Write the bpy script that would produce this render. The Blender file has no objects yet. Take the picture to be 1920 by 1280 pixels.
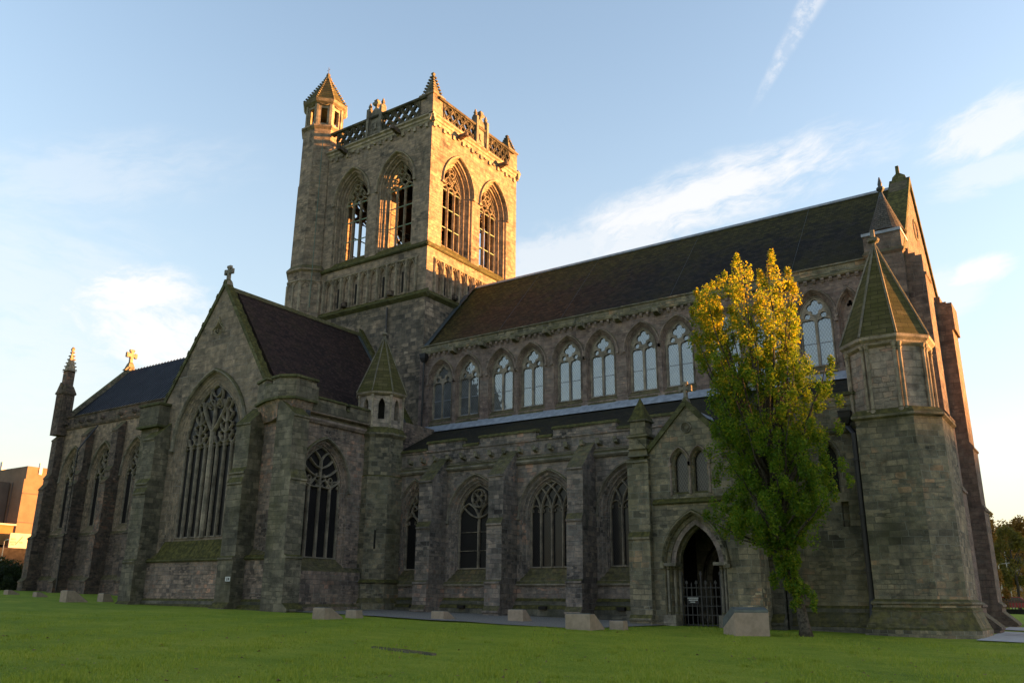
import bpy, bmesh, math, random
import numpy as np
from mathutils import Vector, Matrix
from mathutils.geometry import tessellate_polygon
R = math.radians
rnd = random.Random(7)
scene = bpy.context.scene
COL = scene.collection

# ------------------------------------------------------------------ camera
EYE = 1.7
yaw, pitch, roll = R(34.448), R(16.954), R(0.476)
fw = Vector((-math.sin(yaw)*math.cos(pitch), math.cos(yaw)*math.cos(pitch), math.sin(pitch)))
r0 = Vector((math.cos(yaw), math.sin(yaw), 0)); u0 = r0.cross(fw)
cr = math.cos(roll)*r0 + math.sin(roll)*u0
cu = -math.sin(roll)*r0 + math.cos(roll)*u0
cam = bpy.data.cameras.new("camera"); camo = bpy.data.objects.new("camera", cam); COL.objects.link(camo)
M = Matrix(((cr.x, cu.x, -fw.x, 0), (cr.y, cu.y, -fw.y, 0), (cr.z, cu.z, -fw.z, EYE), (0, 0, 0, 1)))
camo.matrix_world = M
cam.sensor_width = 36; cam.lens = 1593.5/1920*36; cam.clip_start = .1; cam.clip_end = 6000
scene.camera = camo
scene.view_settings.view_transform = 'Standard'; scene.view_settings.look = 'None'
scene.view_settings.gamma = 1; scene.view_settings.use_curve_mapping = False
scene.view_settings.exposure = 2.7
def pix_dir(x, y):
    return (fw + cr*((x-960)/1593.5) - cu*((y-640)/1593.5)).normalized()

# ------------------------------------------------------------------ node helper
class NT:
    def __init__(s, nt): s.nt = nt
    def n(s, typ, **kw):
        nd = s.nt.nodes.new(typ)
        for k, v in kw.items():
            if k.startswith('i_'):
                key = k[2:]; key = int(key) if key.isdigit() else key.replace('_', ' ')
                s.put(nd.inputs[key], v)
            else: setattr(nd, k, v)
        return nd
    def put(s, sock, v):
        if hasattr(v, 'is_output') or isinstance(v, bpy.types.NodeSocket): s.nt.links.new(v, sock)
        elif v is not None:
            if sock.type == 'RGBA' and len(v) == 3: v = (*v, 1)
            sock.default_value = v
    def m(s, op, a, b=None, c=None, clamp=False):
        nd = s.nt.nodes.new('ShaderNodeMath'); nd.operation = op; nd.use_clamp = clamp
        for i, v in enumerate((a, b, c)):
            if v is not None: s.put(nd.inputs[i], v)
        return nd.outputs[0]
    def vm(s, op, a, b=None, out=0):
        nd = s.nt.nodes.new('ShaderNodeVectorMath'); nd.operation = op
        s.put(nd.inputs[0], a)
        if b is not None: s.put(nd.inputs[3 if op == 'SCALE' else 1], b)
        return nd.outputs[out]
    def dot(s, a, b): return s.vm('DOT_PRODUCT', a, b, 'Value')
    def comb(s, x, y, z):
        nd = s.nt.nodes.new('ShaderNodeCombineXYZ')
        for i, v in enumerate((x, y, z)): s.put(nd.inputs[i], v)
        return nd.outputs[0]
    def sep(s, v):
        nd = s.nt.nodes.new('ShaderNodeSeparateXYZ'); s.put(nd.inputs[0], v); return nd.outputs
    def mix(s, f, a, b, mode='MIX'):
        nd = s.nt.nodes.new('ShaderNodeMix'); nd.data_type = 'RGBA'; nd.blend_type = mode; nd.clamp_factor = True
        s.put(nd.inputs[0], f); s.put(nd.inputs[6], a); s.put(nd.inputs[7], b); return nd.outputs[2]
    def noise(s, vec, scale, detail=4, rough=.55, out=0):
        nd = s.nt.nodes.new('ShaderNodeTexNoise'); s.put(nd.inputs['Vector'], vec)
        nd.inputs['Scale'].default_value = scale; nd.inputs['Detail'].default_value = detail
        nd.inputs['Roughness'].default_value = rough; return nd.outputs[out]
    def ramp(s, f, stops, interp='LINEAR'):
        nd = s.nt.nodes.new('ShaderNodeValToRGB'); cr_ = nd.color_ramp; cr_.interpolation = interp
        while len(cr_.elements) < len(stops): cr_.elements.new(.5)
        for e, (p, c) in zip(cr_.elements, stops):
            e.position = p; e.color = (*c, 1) if len(c) == 3 else c
        s.put(nd.inputs[0], f); return nd.outputs[0]
    def sm(s, v, a, b):
        nd = s.nt.nodes.new('ShaderNodeMapRange'); nd.interpolation_type = 'SMOOTHSTEP'
        s.put(nd.inputs[0], v); nd.inputs[1].default_value = a; nd.inputs[2].default_value = b; return nd.outputs[0]

# ------------------------------------------------------------------ sun and sky
SUN_AZ = R(37)      # from +X (west) towards +Y (south)
SUN_EL = R(2.5)
sd = Vector((math.cos(SUN_EL)*math.cos(SUN_AZ), math.cos(SUN_EL)*math.sin(SUN_AZ), math.sin(SUN_EL)))
sun = bpy.data.lights.new("sun", 'SUN'); sun.energy = 4.7; sun.angle = R(.5); sun.color = (1, .44, .125)
suno = bpy.data.objects.new("sun", sun); COL.objects.link(suno)
suno.rotation_euler = (-sd).to_track_quat('-Z', 'Y').to_euler(); suno.location = (60, 60, 60)

world = bpy.data.worlds.new("World"); scene.world = world; world.use_nodes = True
W = NT(world.node_tree)
for nd in list(world.node_tree.nodes): world.node_tree.nodes.remove(nd)
sky = W.n('ShaderNodeTexSky', sky_type='NISHITA', sun_disc=False, sun_elevation=SUN_EL,
          sun_rotation=math.atan2(sd.x, sd.y), altitude=20, air_density=1.0, dust_density=.6, ozone_density=1.2)
gen = W.vm('NORMALIZE', W.n('ShaderNodeTexCoord').outputs['Generated'])
skc = sky.outputs[0]
def blob(c, tip, wid, seed, soft=1.0, lo=.42, hi=.75, sc=5, amt=1.0, stretch=3.5):
    """a streak of cirrus about direction c pointing to direction tip"""
    cdir = pix_dir(*c); t = pix_dir(*tip) - cdir; L = t.length; a = (t - cdir*t.dot(cdir)).normalized(); b = cdir.cross(a)
    da = W.dot(gen, tuple(a)); db = W.dot(gen, tuple(b)); dc = W.dot(gen, tuple(cdir))
    q = W.m('ADD', W.m('POWER', W.m('ABSOLUTE', W.m('DIVIDE', da, L)), 2), W.m('POWER', W.m('ABSOLUTE', W.m('DIVIDE', db, wid)), 2))
    g = W.m('MULTIPLY', W.m('EXPONENT', W.m('MULTIPLY', q, -1)), W.m('GREATER_THAN', dc, 0))
    wv = W.noise(W.vm('SCALE', gen, 9.0), 1.0, 3, .6)
    nv = W.comb(W.m('MULTIPLY', W.m('ADD', da, W.m('MULTIPLY', wv, .04)), 1/stretch), W.m('ADD', db, W.m('MULTIPLY', wv, .05)), seed)
    nz = W.noise(nv, sc*9, 8, .68)
    f = W.sm(W.m('MULTIPLY', g, W.m('ADD', W.m('MULTIPLY', W.m('SUBTRACT', nz, .5), 2.8), 1.12)), lo, hi)
    return W.m('MULTIPLY', f, amt)
clouds = [
    blob((1330, 370), (1690, 245), .046, 1.3, lo=.34, hi=1.15, amt=.8),
    blob((1195, 425), (1330, 370), .045, 4.3, lo=.25, hi=.95, amt=.6, stretch=2),
    blob((1850, 240), (1990, 170), .035, 2.1, lo=.35, hi=1.0, amt=.65),
    blob((1830, 510), (1905, 485), .016, 5.2, lo=.3, hi=.9, amt=.75),
    blob((1780, 545), (1860, 520), .03, 5.9, lo=.3, hi=1.0, amt=.4),
    blob((1850, 330), (1990, 290), .022, 8.2, lo=.35, hi=1.0, amt=.4),
    blob((260, 545), (120, 545), .030, 3.3, lo=.25, hi=.95, amt=.85, stretch=2.5),
    blob((310, 630), (500, 720), .06, 6.1, lo=.25, hi=1.1, amt=.75, stretch=2),
    blob((60, 620), (380, 690), .15, 7.7, lo=.25, hi=1.2, amt=.3),
    blob((150, 330), (500, 300), .05, 9.7, lo=.3, hi=1.3, amt=.25),
    blob((1060, 500), (1240, 450), .05, 2.9, lo=.25, hi=.95, amt=.5, stretch=2),
]
cm = clouds[0]
for c_ in clouds[1:]: cm = W.m('MAXIMUM', cm, c_)
# contrail: a widening streak
p0, p1 = pix_dir(1402, 222), pix_dir(1545, -40)
al = (p1-p0).normalized(); nrm = p0.cross(p1).normalized()
ta = W.m('DIVIDE', W.m('SUBTRACT', W.dot(gen, tuple(al)), p0.dot(al)), (p1-p0).dot(al))
off = W.dot(gen, tuple(nrm))
wd = W.m('ADD', W.m('MULTIPLY', ta, .0135), .0045)
cn = W.m('MULTIPLY', W.noise(gen, 75, 7, .72), W.m('ADD', .55, W.noise(gen, 26, 3, .6)))
core = W.m('SUBTRACT', 1, W.m('ABSOLUTE', W.m('DIVIDE', off, wd)), clamp=True)
tr = W.m('MULTIPLY', W.m('MULTIPLY', W.sm(core, 0, .7), W.m('ADD', .25, W.sm(cn, .38, .68))), W.m('MULTIPLY', W.sm(ta, -.02, .5), .40))
tr = W.m('MULTIPLY', tr, W.m('LESS_THAN', ta, 1.6))
cm = W.m('MAXIMUM', cm, tr)
gz = W.sep(gen)[2]
cloudcol = W.mix(W.sm(gz, .05, .6), (1.16, 1.11, 1.04), (1.10, 1.08, 1.08))
SKYG = W.mix(1.0, skc, (1.0, .955, 1.03), 'MULTIPLY')
# thin high haze that whitens the lower sky
veil = W.m('MULTIPLY', W.sm(gz, .62, -.05), W.m('ADD', .58, W.m('MULTIPLY', W.noise(W.vm('MULTIPLY', gen, (1, 1, 3.0)), 2.2, 5, .6), .35)))
SKYG = W.mix(veil, SKYG, W.mix(W.sm(gz, .0, .30), (.82, .79, .73), (.57, .665, .775)))
fin = W.mix(cm, SKYG, cloudcol)
bg = W.n('ShaderNodeBackground', i_Color=fin, i_Strength=.15)
W.nt.links.new(bg.outputs[0], W.n('ShaderNodeOutputWorld').inputs[0])

# ------------------------------------------------------------------ materials
def newmat(name):
    m = bpy.data.materials.new(name); m.use_nodes = True
    for nd in list(m.node_tree.nodes): m.node_tree.nodes.remove(nd)
    t = NT(m.node_tree); t.mat = m
    t.out = t.n('ShaderNodeOutputMaterial'); t.bs = t.n('ShaderNodeBsdfPrincipled')
    t.nt.links.new(t.bs.outputs[0], t.out.inputs[0]); t.bs.inputs['Specular IOR Level'].default_value = .25
    return t
def wallcoord(t):
    g = t.n('ShaderNodeNewGeometry'); p = t.sep(g.outputs['Position']); n = t.sep(g.outputs['True Normal'])
    u = t.m('SUBTRACT', t.m('MULTIPLY', p[1], n[0]), t.m('MULTIPLY', p[0], n[1]))
    flat = t.m('GREATER_THAN', t.m('ABSOLUTE', n[2]), .93)
    u = t.m('ADD', t.m('MULTIPLY', u, t.m('SUBTRACT', 1, flat)), t.m('MULTIPLY', p[0], flat))
    v = t.m('ADD', t.m('MULTIPLY', p[2], t.m('SUBTRACT', 1, flat)), t.m('MULTIPLY', p[1], flat))
    return g, p, n, u, v
MATS = {}
def stone(name, pal, mortar, bw=.62, bh=.33, moss=.5, algae=.2, algae_c=(.08, .078, .034), streak=.35, rough_joint=.03, soot=.3, mort=.012, small=.53):
    t = newmat(name); g, p, n, u, v = wallcoord(t); P = g.outputs['Position']
    vv = t.m('ADD', v, t.m('MULTIPLY', t.m('SUBTRACT', t.noise(t.comb(0, 0, v), .9, 2), .5), .5))
    w1 = t.noise(P, 1.7, 3, out=1); w1 = t.vm('SUBTRACT', w1, (.5, .5, .5)); ws = t.sep(w1)
    uu = t.m('ADD', u, t.m('MULTIPLY', ws[0], rough_joint*4)); vv = t.m('ADD', vv, t.m('MULTIPLY', ws[1], rough_joint*2))
    # course-wise shift so that joints never line up
    row = t.m('FLOOR', t.m('DIVIDE', vv, bh)); wn = t.n('ShaderNodeTexWhiteNoise', noise_dimensions='1D'); t.put(wn.inputs['W'], row)
    uu = t.m('ADD', uu, t.m('MULTIPLY', wn.outputs['Value'], bw))
    stretch = t.m('ADD', .75, t.m('MULTIPLY', t.m('FRACT', t.m('MULTIPLY', wn.outputs['Value'], 7.3)), .6))
    uu = t.m('MULTIPLY', uu, stretch)
    br = t.n('ShaderNodeTexBrick', offset=.5, squash=1.0, i_Color1=(0, 0, 0), i_Color2=(1, 1, 1), i_Mortar=(.5, .5, .5), i_Scale=1.0,
             i_Mortar_Size=mort, i_Mortar_Smooth=.35, i_Bias=0.0, i_Brick_Width=bw, i_Row_Height=bh)
    t.put(br.inputs['Vector'], t.comb(uu, vv, 0))
    br2 = t.n('ShaderNodeTexBrick', offset=.5, squash=1.0, i_Color1=(0, 0, 0), i_Color2=(1, 1, 1), i_Mortar=(.5, .5, .5), i_Scale=1.0,
              i_Mortar_Size=mort*.85, i_Mortar_Smooth=.5, i_Bias=0.0, i_Brick_Width=bw*.58, i_Row_Height=bh*.66)
    t.put(br2.inputs['Vector'], t.comb(t.m('ADD', uu, t.m('MULTIPLY', ws[1], .12)), t.m('ADD', vv, t.m('MULTIPLY', ws[2], .12)), 0))
    sw_ = t.m('GREATER_THAN', t.noise(t.comb(t.m('MULTIPLY', u, .45), v, t.m('MULTIPLY', n[0], 3.0)), .62, 3), small)
    rb = t.m('ADD', t.m('MULTIPLY', t.sep(br.outputs['Color'])[0], t.m('SUBTRACT', 1, sw_)), t.m('MULTIPLY', t.sep(br2.outputs['Color'])[0], sw_))
    mf = t.m('ADD', t.m('MULTIPLY', br.outputs['Fac'], t.m('SUBTRACT', 1, sw_)), t.m('MULTIPLY', br2.outputs['Fac'], sw_))
    big = t.noise(P, .33, 4, .6); mid = t.noise(P, 2.2, 5, .65); fine = t.noise(P, 26, 4, .7)
    val = t.m('ADD', t.m('MULTIPLY', rb, .50), t.m('ADD', t.m('MULTIPLY', t.m('SUBTRACT', big, .5), 1.35), .25))
    col = t.ramp(val, pal)
    col = t.mix(.8, col, t.ramp(mid, [(.25, (.26, .255, .255)), (.48, (.95, .95, .95)), (.75, (1.75, 1.68, 1.6))]), 'MULTIPLY')
    col = t.mix(.7, col, t.ramp(fine, [(.25, (.5, .5, .5)), (.52, (1.02, 1.02, 1.02)), (.8, (1.45, 1.45, 1.45))]), 'MULTIPLY')
    # soot and water streaks
    st = t.noise(t.vm('MULTIPLY', P, (1.6, 1.6, .16)), 1.0, 5, .65)
    col = t.mix(t.m('MULTIPLY', t.sm(st, .5, .78), streak), col, (.022, .021, .02))
    pt = t.noise(P, .75, 5, .68)
    col = t.mix(t.m('MULTIPLY', t.sm(pt, .52, .78), soot), col, (.03, .028, .027))
    # mortar
    mo = t.mix(t.sm(t.noise(P, .9, 3), .42, .62), mortar, tuple(c*.3 for c in mortar))
    col = t.mix(t.m('MULTIPLY', mf, .8), col, mo)
    # algae, lichen and moss
    an = t.noise(t.vm('MULTIPLY', P, (.55, .55, .32)), 1.0, 5, .6)
    col = t.mix(t.m('MULTIPLY', t.sm(an, .46, .72), algae), col, algae_c)
    ms = t.m('MULTIPLY', t.sm(t.m('ADD', n[2], t.m('MULTIPLY', t.m('SUBTRACT', mid, .5), .7)), .12, .5), moss)
    mossc = t.mix(t.sm(t.noise(P, 5, 4), .4, .65), (.045, .042, .010), (.105, .092, .022))
    col = t.mix(ms, col, mossc)
    t.put(t.bs.inputs['Base Color'], col); t.bs.inputs['Roughness'].default_value = .92
    hgt = t.m('ADD', t.m('MULTIPLY', mf, -1.0), t.m('ADD', t.m('MULTIPLY', mid, .7), t.m('ADD', t.m('MULTIPLY', fine, .45), t.m('MULTIPLY', rb, .5))))
    bp = t.n('ShaderNodeBump', i_Strength=.9, i_Distance=.05, i_Height=hgt); t.put(t.bs.inputs['Normal'], bp.outputs[0])
    MATS[name] = t.mat; return t.mat
G0_ = [(.0, (.035, .033, .034)), (.2, (.085, .08, .078)), (.42, (.16, .145, .135)), (.58, (.22, .19, .165)), (.72, (.115, .115, .112)), (.86, (.30, .20, .155)), (1, (.42, .37, .32))]
G_ = [(a, (c[0]*1.2, c[1]*1.09, c[2]*1.02)) for a, c in G0_]
B_ = [(.0, (.07, .058, .048)), (.22, (.155, .125, .095)), (.45, (.25, .19, .14)), (.65, (.31, .233, .165)), (.82, (.215, .17, .135)), (1, (.42, .31, .22))]
P0_ = [(.0, (.09, .072, .066)), (.25, (.20, .152, .13)), (.5, (.27, .205, .17)), (.7, (.30, .235, .19)), (.85, (.22, .19, .165)), (1, (.38, .28, .21))]
P_ = [(a, (c[0]*.80, c[1]*.76, c[2]*.76)) for a, c in P0_]
stone('stone_grey', G_, (.25, .24, .22), .44, .26, .75, .16, streak=.5, soot=.45)
stone('stone_transept', [(a, (c[0]*1.12, c[1]*1.02, c[2]*.95)) for a, c in G_], (.28, .27, .24), .42, .25, .75, .2, streak=.5, soot=.45)
stone('stone_gable', [(a, (c[0]*.85, c[1]*.86, c[2]*.86)) for a, c in B_], (.33, .31, .27), .9, .42, .7, .2, (.13, .12, .07), streak=.3)
stone('stone_buff', B_, (.30, .27, .22), .62, .31, .75, .10, streak=.4, soot=.38, mort=.01)
stone('stone_parapet', [(0, (.03, .028, .022)), (.5, (.085, .075, .055)), (1, (.18, .15, .105))], (.1, .09, .07), .8, .6, .8, .3, (.06, .055, .022), streak=.4, mort=.006)
stone('stone_crossing', [(0, (.045, .04, .035)), (.3, (.10, .084, .066)), (.52, (.155, .125, .094)), (.72, (.25, .192, .137)), (1, (.42, .33, .24))], (.2, .185, .16), .62, .33, .75, .1, streak=.3, soot=.35)
stone('stone_pink', P_, (.25, .22, .20), .42, .26, .7, .06, streak=.45, soot=.35, mort=.009)
stone('stone_mossy', [(a, (c[0]*.95, c[1]*1.0, c[2]*.8)) for a, c in G_], (.27, .27, .22), .52, .29, .9, .5, (.09, .084, .036), soot=.4, streak=.45)
stone('stone_west', [(a, (c[0]*.76, c[1]*.76, c[2]*.74)) for a, c in P_], (.2, .17, .15), .55, .33, .55, .1, streak=.45)
stone('stone_choir', [(a, (c[0]*.8, c[1]*.78, c[2]*.76)) for a, c in [(a, (c[0]*1.2, c[1]*1.2, c[2]*1.2)) for a, c in B_]], (.24, .21, .19), .55, .28, .5, .1, streak=.3, soot=.3, mort=.008)
stone('stone_choir_dark', [(a, (c[0]*.62, c[1]*.56, c[2]*.52)) for a, c in G_], (.12, .11, .10), .55, .28, .6, .2, streak=.45)
stone('stone_trim', [(0, (.10, .092, .078)), (.5, (.20, .175, .14)), (1, (.30, .26, .2))], (.18, .16, .13), .8, .6, .8, .3, streak=.3, mort=.006)
stone('stone_trim_buff', [(0, (.19, .16, .12)), (.5, (.30, .25, .185)), (1, (.40, .33, .24))], (.25, .22, .18), .8, .6, .75, .15, streak=.35, mort=.006)
stone('stone_tracery', [(0, (.15, .13, .10)), (.5, (.25, .21, .165)), (1, (.34, .28, .21))], (.22, .2, .16), 1.4, 1.1, .3, .15, streak=.25, mort=.004)
stone('stone_trim_pink', [(0, (.13, .10, .088)), (.5, (.235, .18, .15)), (1, (.32, .25, .2))], (.2, .17, .15), .7, .4, .7, .08, streak=.4, mort=.007)
stone('stone_door', [(0, (.16, .13, .115)), (.5, (.27, .215, .185)), (1, (.34, .28, .24))], (.14, .12, .1), .5, .4, .6, .15, streak=.35, mort=.008)
stone('stone_moss_cap', [(0, (.05, .05, .025)), (.5, (.085, .083, .036)), (1, (.15, .14, .07))], (.06, .06, .03), .45, .4, 1.0, .65, (.075, .08, .025), streak=.25, mort=.012)
stone('stone_corner', [(0, (.05, .045, .036)), (.5, (.125, .11, .08)), (1, (.25, .21, .15))], (.15, .14, .1), .55, .35, .95, .45, (.08, .074, .026), streak=.4)
stone('stone_upper_turret', [(0, (.16, .13, .11)), (.35, (.29, .24, .195)), (.6, (.37, .30, .235)), (.85, (.34, .22, .16)), (1, (.43, .36, .28))], (.22, .2, .17), .7, .36, .8, .25, streak=.35)
stone('stone_plinth', [(0, (.05, .048, .04)), (.5, (.10, .093, .075)), (1, (.17, .155, .12))], (.11, .105, .085), .8, .32, .9, .6, (.05, .058, .02), streak=.4)

def slates(name, stops, moss, mossc, bw=.30, bh=.2, mth=(.46, .7), nave=False):
    t = newmat(name); g, p, n, u, v = wallcoord(t); P = g.outputs['Position']
    # slope coordinate
    sl = t.m('DIVIDE', v, t.m('SQRT', t.m('MAXIMUM', t.m('SUBTRACT', 1, t.m('POWER', n[2], 2)), .05)))
    ut = t.m('DIVIDE', u, t.m('SQRT', t.m('MAXIMUM', t.m('SUBTRACT', 1, t.m('POWER', n[2], 2)), .05)))
    br = t.n('ShaderNodeTexBrick', offset=.5, i_Color1=(0, 0, 0), i_Color2=(1, 1, 1), i_Mortar=(0, 0, 0), i_Scale=1.0, i_Mortar_Size=.012, i_Mortar_Smooth=.2, i_Brick_Width=bw, i_Row_Height=bh)
    t.put(br.inputs['Vector'], t.comb(ut, sl, 0)); rb = t.sep(br.outputs['Color'])[0]
    big = t.noise(P, .16, 5, .6); mid = t.noise(P, 1.1, 6, .7); fine = t.noise(P, 30, 3)
    col = t.ramp(t.m('ADD', t.m('MULTIPLY', rb, .50), t.m('MULTIPLY', big, .5)), stops)
    crs = t.noise(t.comb(0, 0, sl), 2.3, 3); col = t.mix(.6, col, t.ramp(crs, [(.3, (.6, .6, .6)), (.7, (1.35, 1.3, 1.25))]), 'MULTIPLY')
    col = t.mix(.8, col, t.ramp(fine, [(.25, (.55, .55, .55)), (.7, (1.3, 1.3, 1.3))]), 'MULTIPLY')
    if nave:      # rusty moss spreads over the tower end, green moss over the verge and under the ridge
        edge = t.m('MULTIPLY', t.m('SUBTRACT', big, .5), 14.0)
        col = t.mix(t.m('MULTIPLY', t.sm(t.m('ADD', p[0], edge), -21, -33), .75), col, t.mix(rb, (.030, .016, .008), (.085, .042, .020)))
        gm = t.m('ADD', t.m('MULTIPLY', t.sm(t.m('ADD', p[2], t.m('MULTIPLY', t.m('SUBTRACT', mid, .5), 7.0)), 21.5, 25.5), .8), t.m('MULTIPLY', t.sm(t.m('ADD', p[0], edge), -34, -38.5), .7), None, True)
        col = t.mix(t.m('MULTIPLY', gm, .8), col, t.mix(rb, (.030, .028, .007), (.085, .072, .016)))
    col = t.mix(t.m('MULTIPLY', t.sm(t.m('ADD', t.m('MULTIPLY', mid, .6), t.m('MULTIPLY', big, .45)), *mth), moss), col, mossc)
    col = t.mix(t.m('MULTIPLY', t.sm(t.noise(P, 3.4, 5, .75), .66, .72), .5), col, (.13, .12, .095))
    col = t.mix(t.m('MULTIPLY', br.outputs['Fac'], .7), col, (.012, .011, .01))
    t.put(t.bs.inputs['Base Color'], col); t.bs.inputs['Roughness'].default_value = .9; t.bs.inputs['Specular IOR Level'].default_value = .12
    h = t.m('ADD', t.m('FRACT', t.m('DIVIDE', sl, -bh)), t.m('ADD', t.m('MULTIPLY', fine, .6), t.m('MULTIPLY', rb, .6)))
    bp = t.n('ShaderNodeBump', i_Strength=.7, i_Distance=.03, i_Height=h); t.put(t.bs.inputs['Normal'], bp.outputs[0])
    MATS[name] = t.mat
slates('slate_nave', [(.1, (.008, .008, .0085)), (.5, (.018, .016, .0145)), (.9, (.040, .034, .026))], .6, (.040, .034, .010), nave=True)
slates('slate_transept', [(.1, (.015, .011, .011)), (.5, (.036, .022, .019)), (.9, (.072, .042, .033))], .55, (.045, .036, .015), .25, .18, (.5, .75))
slates('slate_dark', [(.1, (.014, .0135, .011)), (.5, (.024, .022, .016)), (.9, (.042, .035, .024))], .75, (.040, .036, .012))
slates('slate_cone', [(.1, (.05, .046, .042)), (.5, (.09, .08, .07)), (.9, (.13, .11, .09))], .4, (.07, .06, .03), .22, .14)
slates('stone_tiles', [(.1, (.055, .047, .022)), (.5, (.10, .086, .036)), (.9, (.17, .14, .065))], .8, (.062, .058, .016), .62, .24, (.40, .58))

def simple(name, col, rough=.6, metal=0, spec=.3, nscale=6, var=.35, bump=0, col2=None):
    t = newmat(name); P = t.n('ShaderNodeNewGeometry').outputs['Position']
    nz = t.noise(P, nscale, 5, .65)
    c2 = col2 or tuple(c*(1-var) for c in col)
    c = t.mix(t.sm(nz, .3, .7), c2, col); t.put(t.bs.inputs['Base Color'], c)
    t.bs.inputs['Roughness'].default_value = rough; t.bs.inputs['Metallic'].default_value = metal; t.bs.inputs['Specular IOR Level'].default_value = spec
    if bump:
        bp = t.n('ShaderNodeBump', i_Strength=.6, i_Distance=bump, i_Height=t.noise(P, nscale*5, 4, .7)); t.put(t.bs.inputs['Normal'], bp.outputs[0])
    MATS[name] = t.mat; return t
simple('lead', (.30, .32, .36), .55, .2, .5, 3, .4, .004)
simple('lead_dark', (.07, .08, .085), .6, .1, .4, 4, .4)
simple('iron', (.035, .034, .034), .5, .3, .4)
simple('pipe_paint', (.022, .02, .02), .45, .1, .5, 5, .4)
simple('pipe_green', (.10, .17, .13), .5, .1, .5, 5, .3)
simple('copper_bar', (.20, .30, .20), .6, .2, .3)
simple('oak_door', (.03, .016, .011), .7, 0, .2, 9, .5)
simple('block_concrete', (.34, .26, .195), .9, 0, .2, 3.5, .3, .004, (.25, .195, .14))
simple('lamp_lid', (.085, .10, .10), .35, .3, .5)
simple('lid_glass', (.13, .145, .14), .25, .1, .5, 3, .3)
simple('white_paint', (.62, .62, .60), .6, 0, .3, 20, .12)
simple('dark_board', (.012, .011, .013), .5)
simple('letter_white', (.62, .62, .58), .6)
simple('bark', (.11, .092, .07), .95, 0, .1, 9, .5, .03, (.03, .026, .02))
simple('twig', (.06, .045, .032), .95, 0, .1, 9, .4)
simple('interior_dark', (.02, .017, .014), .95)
simple('bell_timber', (.05, .03, .02), .9)
simple('gravel', (.27, .24, .205), .98, 0, .0, 40, .55, .02)
simple('paving', (.36, .34, .33), .85, 0, .3, 2.2, .22, .004)
simple('kerb_stone', (.22, .17, .14), .9, 0, .2, 4, .3)
simple('hedge_wall', (.03, .028, .02), .95, 0, .1, 2, .5)
simple('fence_wood', (.16, .10, .07), .9, 0, .1, 5, .4)
simple('bronze_concrete', (.20, .135, .09), .9, 0, .2, .35, .25)
simple('slab_dark', (.13, .10, .085), .9, 0, .2, .3, .25)
simple('ochre_render', (.24, .125, .045), .85, 0, .2, .5, .2)
simple('hoarding', (.40, .36, .30), .7, 0, .3, .8, .15)
simple('hoarding_marks', (.30, .24, .2), .7)
simple('rough_wall', (.04, .033, .028), .95, 0, .1, 1.2, .5)  # dark base colour stands in for the shade on the street wall
simple('car_red', (.35, .02, .03), .25, 0, .6, 3, .1)
simple('car_glass', (.02, .025, .03), .1, 0, .6)
simple('tyre', (.02, .02, .02), .8)
simple('post_paint', (.50, .45, .36), .5, .1, .4)
simple('house_wall', (.32, .27, .24), .9, 0, .2, 1, .2)
simple('house_roof', (.08, .06, .055), .8, 0, .2, 1.5, .3)

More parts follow.
